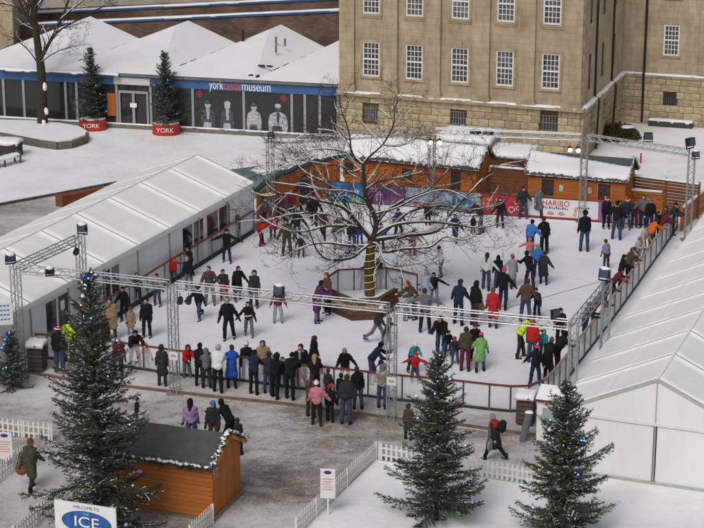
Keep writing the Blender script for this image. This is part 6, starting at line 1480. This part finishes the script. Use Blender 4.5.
(661,245,220,80,'rail','jacket','maroon','black','hair','hbrown','person in maroon leaning at the right barrier below the corner',S_,None,1.6,None),
(627,284,256,80,'rail','jacket','olive','black','beanie','olive','person in olive with olive hat at the right barrier',S_,None,1.6,None),
(604,315,286,90,'rail','jacket','char','denim','hair','blonde','fair-haired person in charcoal at the right barrier by the floodlit tower',S_,None,1.6,None),
(584,343,312,80,'rail','jacket','navy','navy','hair','hblack','person in navy leaning on the barrier between the two right towers',S_,None,1.65,None),
(649,232,198,190,'stand','jacket','black','navy','beanie','grey','person in black with grey hat at the back of the santa hat group',S_,None,None,None),
(620,229,200,180,'stand','jacket','char','black','hair','hblack','dark figure between the two santa hats',S_,None,None,None),
(158,306,272,200,'glide','jacket','grey','denim','hair','hbrown','person in grey and jeans gliding along the left side rail',S_,None,None,None),
(106,354,316,120,'stand','jacket','black','black','beanie','red','person in black and red beanie half behind the tall spruce',S_,None,None,None),
(455,364,336,200,'glide','jacket','navy','denim','beanie','red','child in navy with red beanie left of the brown-olive coat',S_,None,None,None),
(268,397,352,10,'rail','jacket','char','denim','beanie','char','person in charcoal beanie and jeans squeezed between dark spectators at the rail',O_,.1,None,None),
# --- foreground
(137,425,398,60,'stand','jacket','black','char','hair','hblack','dark-clothed person between the tall spruce and the kiosk roof',O_,.004,None,None),
(192,447,401,10,'stand','hoodie','lilac','denim','long','hblack','dark-haired person in lilac jacket behind the kiosk',O_,.004,1.7,None),
(214,448,402,185,'stand','jacket','char','brown','beanie','sky','person in bright blue hat and dark jacket behind the kiosk',O_,.004,1.7,None),
(231,448,403,290,'lean','jacket','black','black','hair','hblack','person in black leaning to the left behind the kiosk ridge',O_,.004,1.78,None),
(239,456,418,300,'stand','jacket','char','navy','beanie','char','child in dark beanie at the back corner of the kiosk',O_,.004,None,None),
(32,490,437,20,'walk','long','olive','navy','hair','hginger','person in long dark coat carrying a tan bag on the left path',O_,.004,None,None),
(494,460,412,285,'walk','long','char','black','hair','hgrey','person in dark coat with red scarf and rucksack walking by the picket fence',O_,.004,None,None),
(408,440,404,30,'stand','jacket','brown','char','hair','hbrown','person in dark brown half hidden by the centre spruce',O_,.004,None,None),
]
info = {}
for d in people: info[d[10]] = person(*d)
# things people carry
def bag(label, key, off, size, c, name='shoulder_bag', strap=True):
    body, bk, P, s = info[key]; rot = body.rotation_euler[2]
    q = Matrix.Rotation(rot, 3, 'Z') @ Vector(off) + P
    t = thing(name, label, 'bag', q, rot); w, d, h_ = size
    lump('bag_body', fabric(c), t, (0,0,h_/2), (w/2*1.15, d/2*1.15, h_/2*1.1), 5, 3, .04)
    lump('flap', fabric(tuple(x*.8 for x in c)), t, (0,-.01,h_*.72), (w/2*1.05, d/2*1.2, h_*.3), 6, 2, .03)
    if strap: MB().tube((-w*.4,0,h_*.8),(0,0,h_+.42),.018,.018,5).tube((w*.4,0,h_*.8),(0,0,h_+.42),.018,.018,5).build('strap', fabric(tuple(x*.6 for x in c)), t)
bag('tan shoulder bag carried by the walker on the left path', 'person in long dark coat carrying a tan bag on the left path', (-.33, -.05, .5), (.36, .16, .36), (.17,.09,.05))
bag('dark rucksack on the back of the red-scarfed walker', 'person in dark coat with red scarf and rucksack walking by the picket fence', (0, -.26, 1.02), (.34, .22, .42), (.02,.02,.025), 'rucksack', False)
bag('grey carrier bag held by the red-scarfed walker', 'person in dark coat with red scarf and rucksack walking by the picket fence', (-.3, .05, .42), (.3, .14, .42), (.24,.27,.33), 'carrier_bag')
bag('brown handbag on the arm of the long-haired person in black', 'long-haired person in black carrying a brown bag', (.3, .05, .72), (.4, .15, .3), (.12,.06,.035))
b0 = info['person in dark coat with red scarf and rucksack walking by the picket fence'][0]
s_ = info['person in dark coat with red scarf and rucksack walking by the picket fence'][3]
lump('scarf', fabric((.36,.025,.03)), b0, (0, .02, 1.34*s_), (.215, .17, .17), 7, 3, .04)
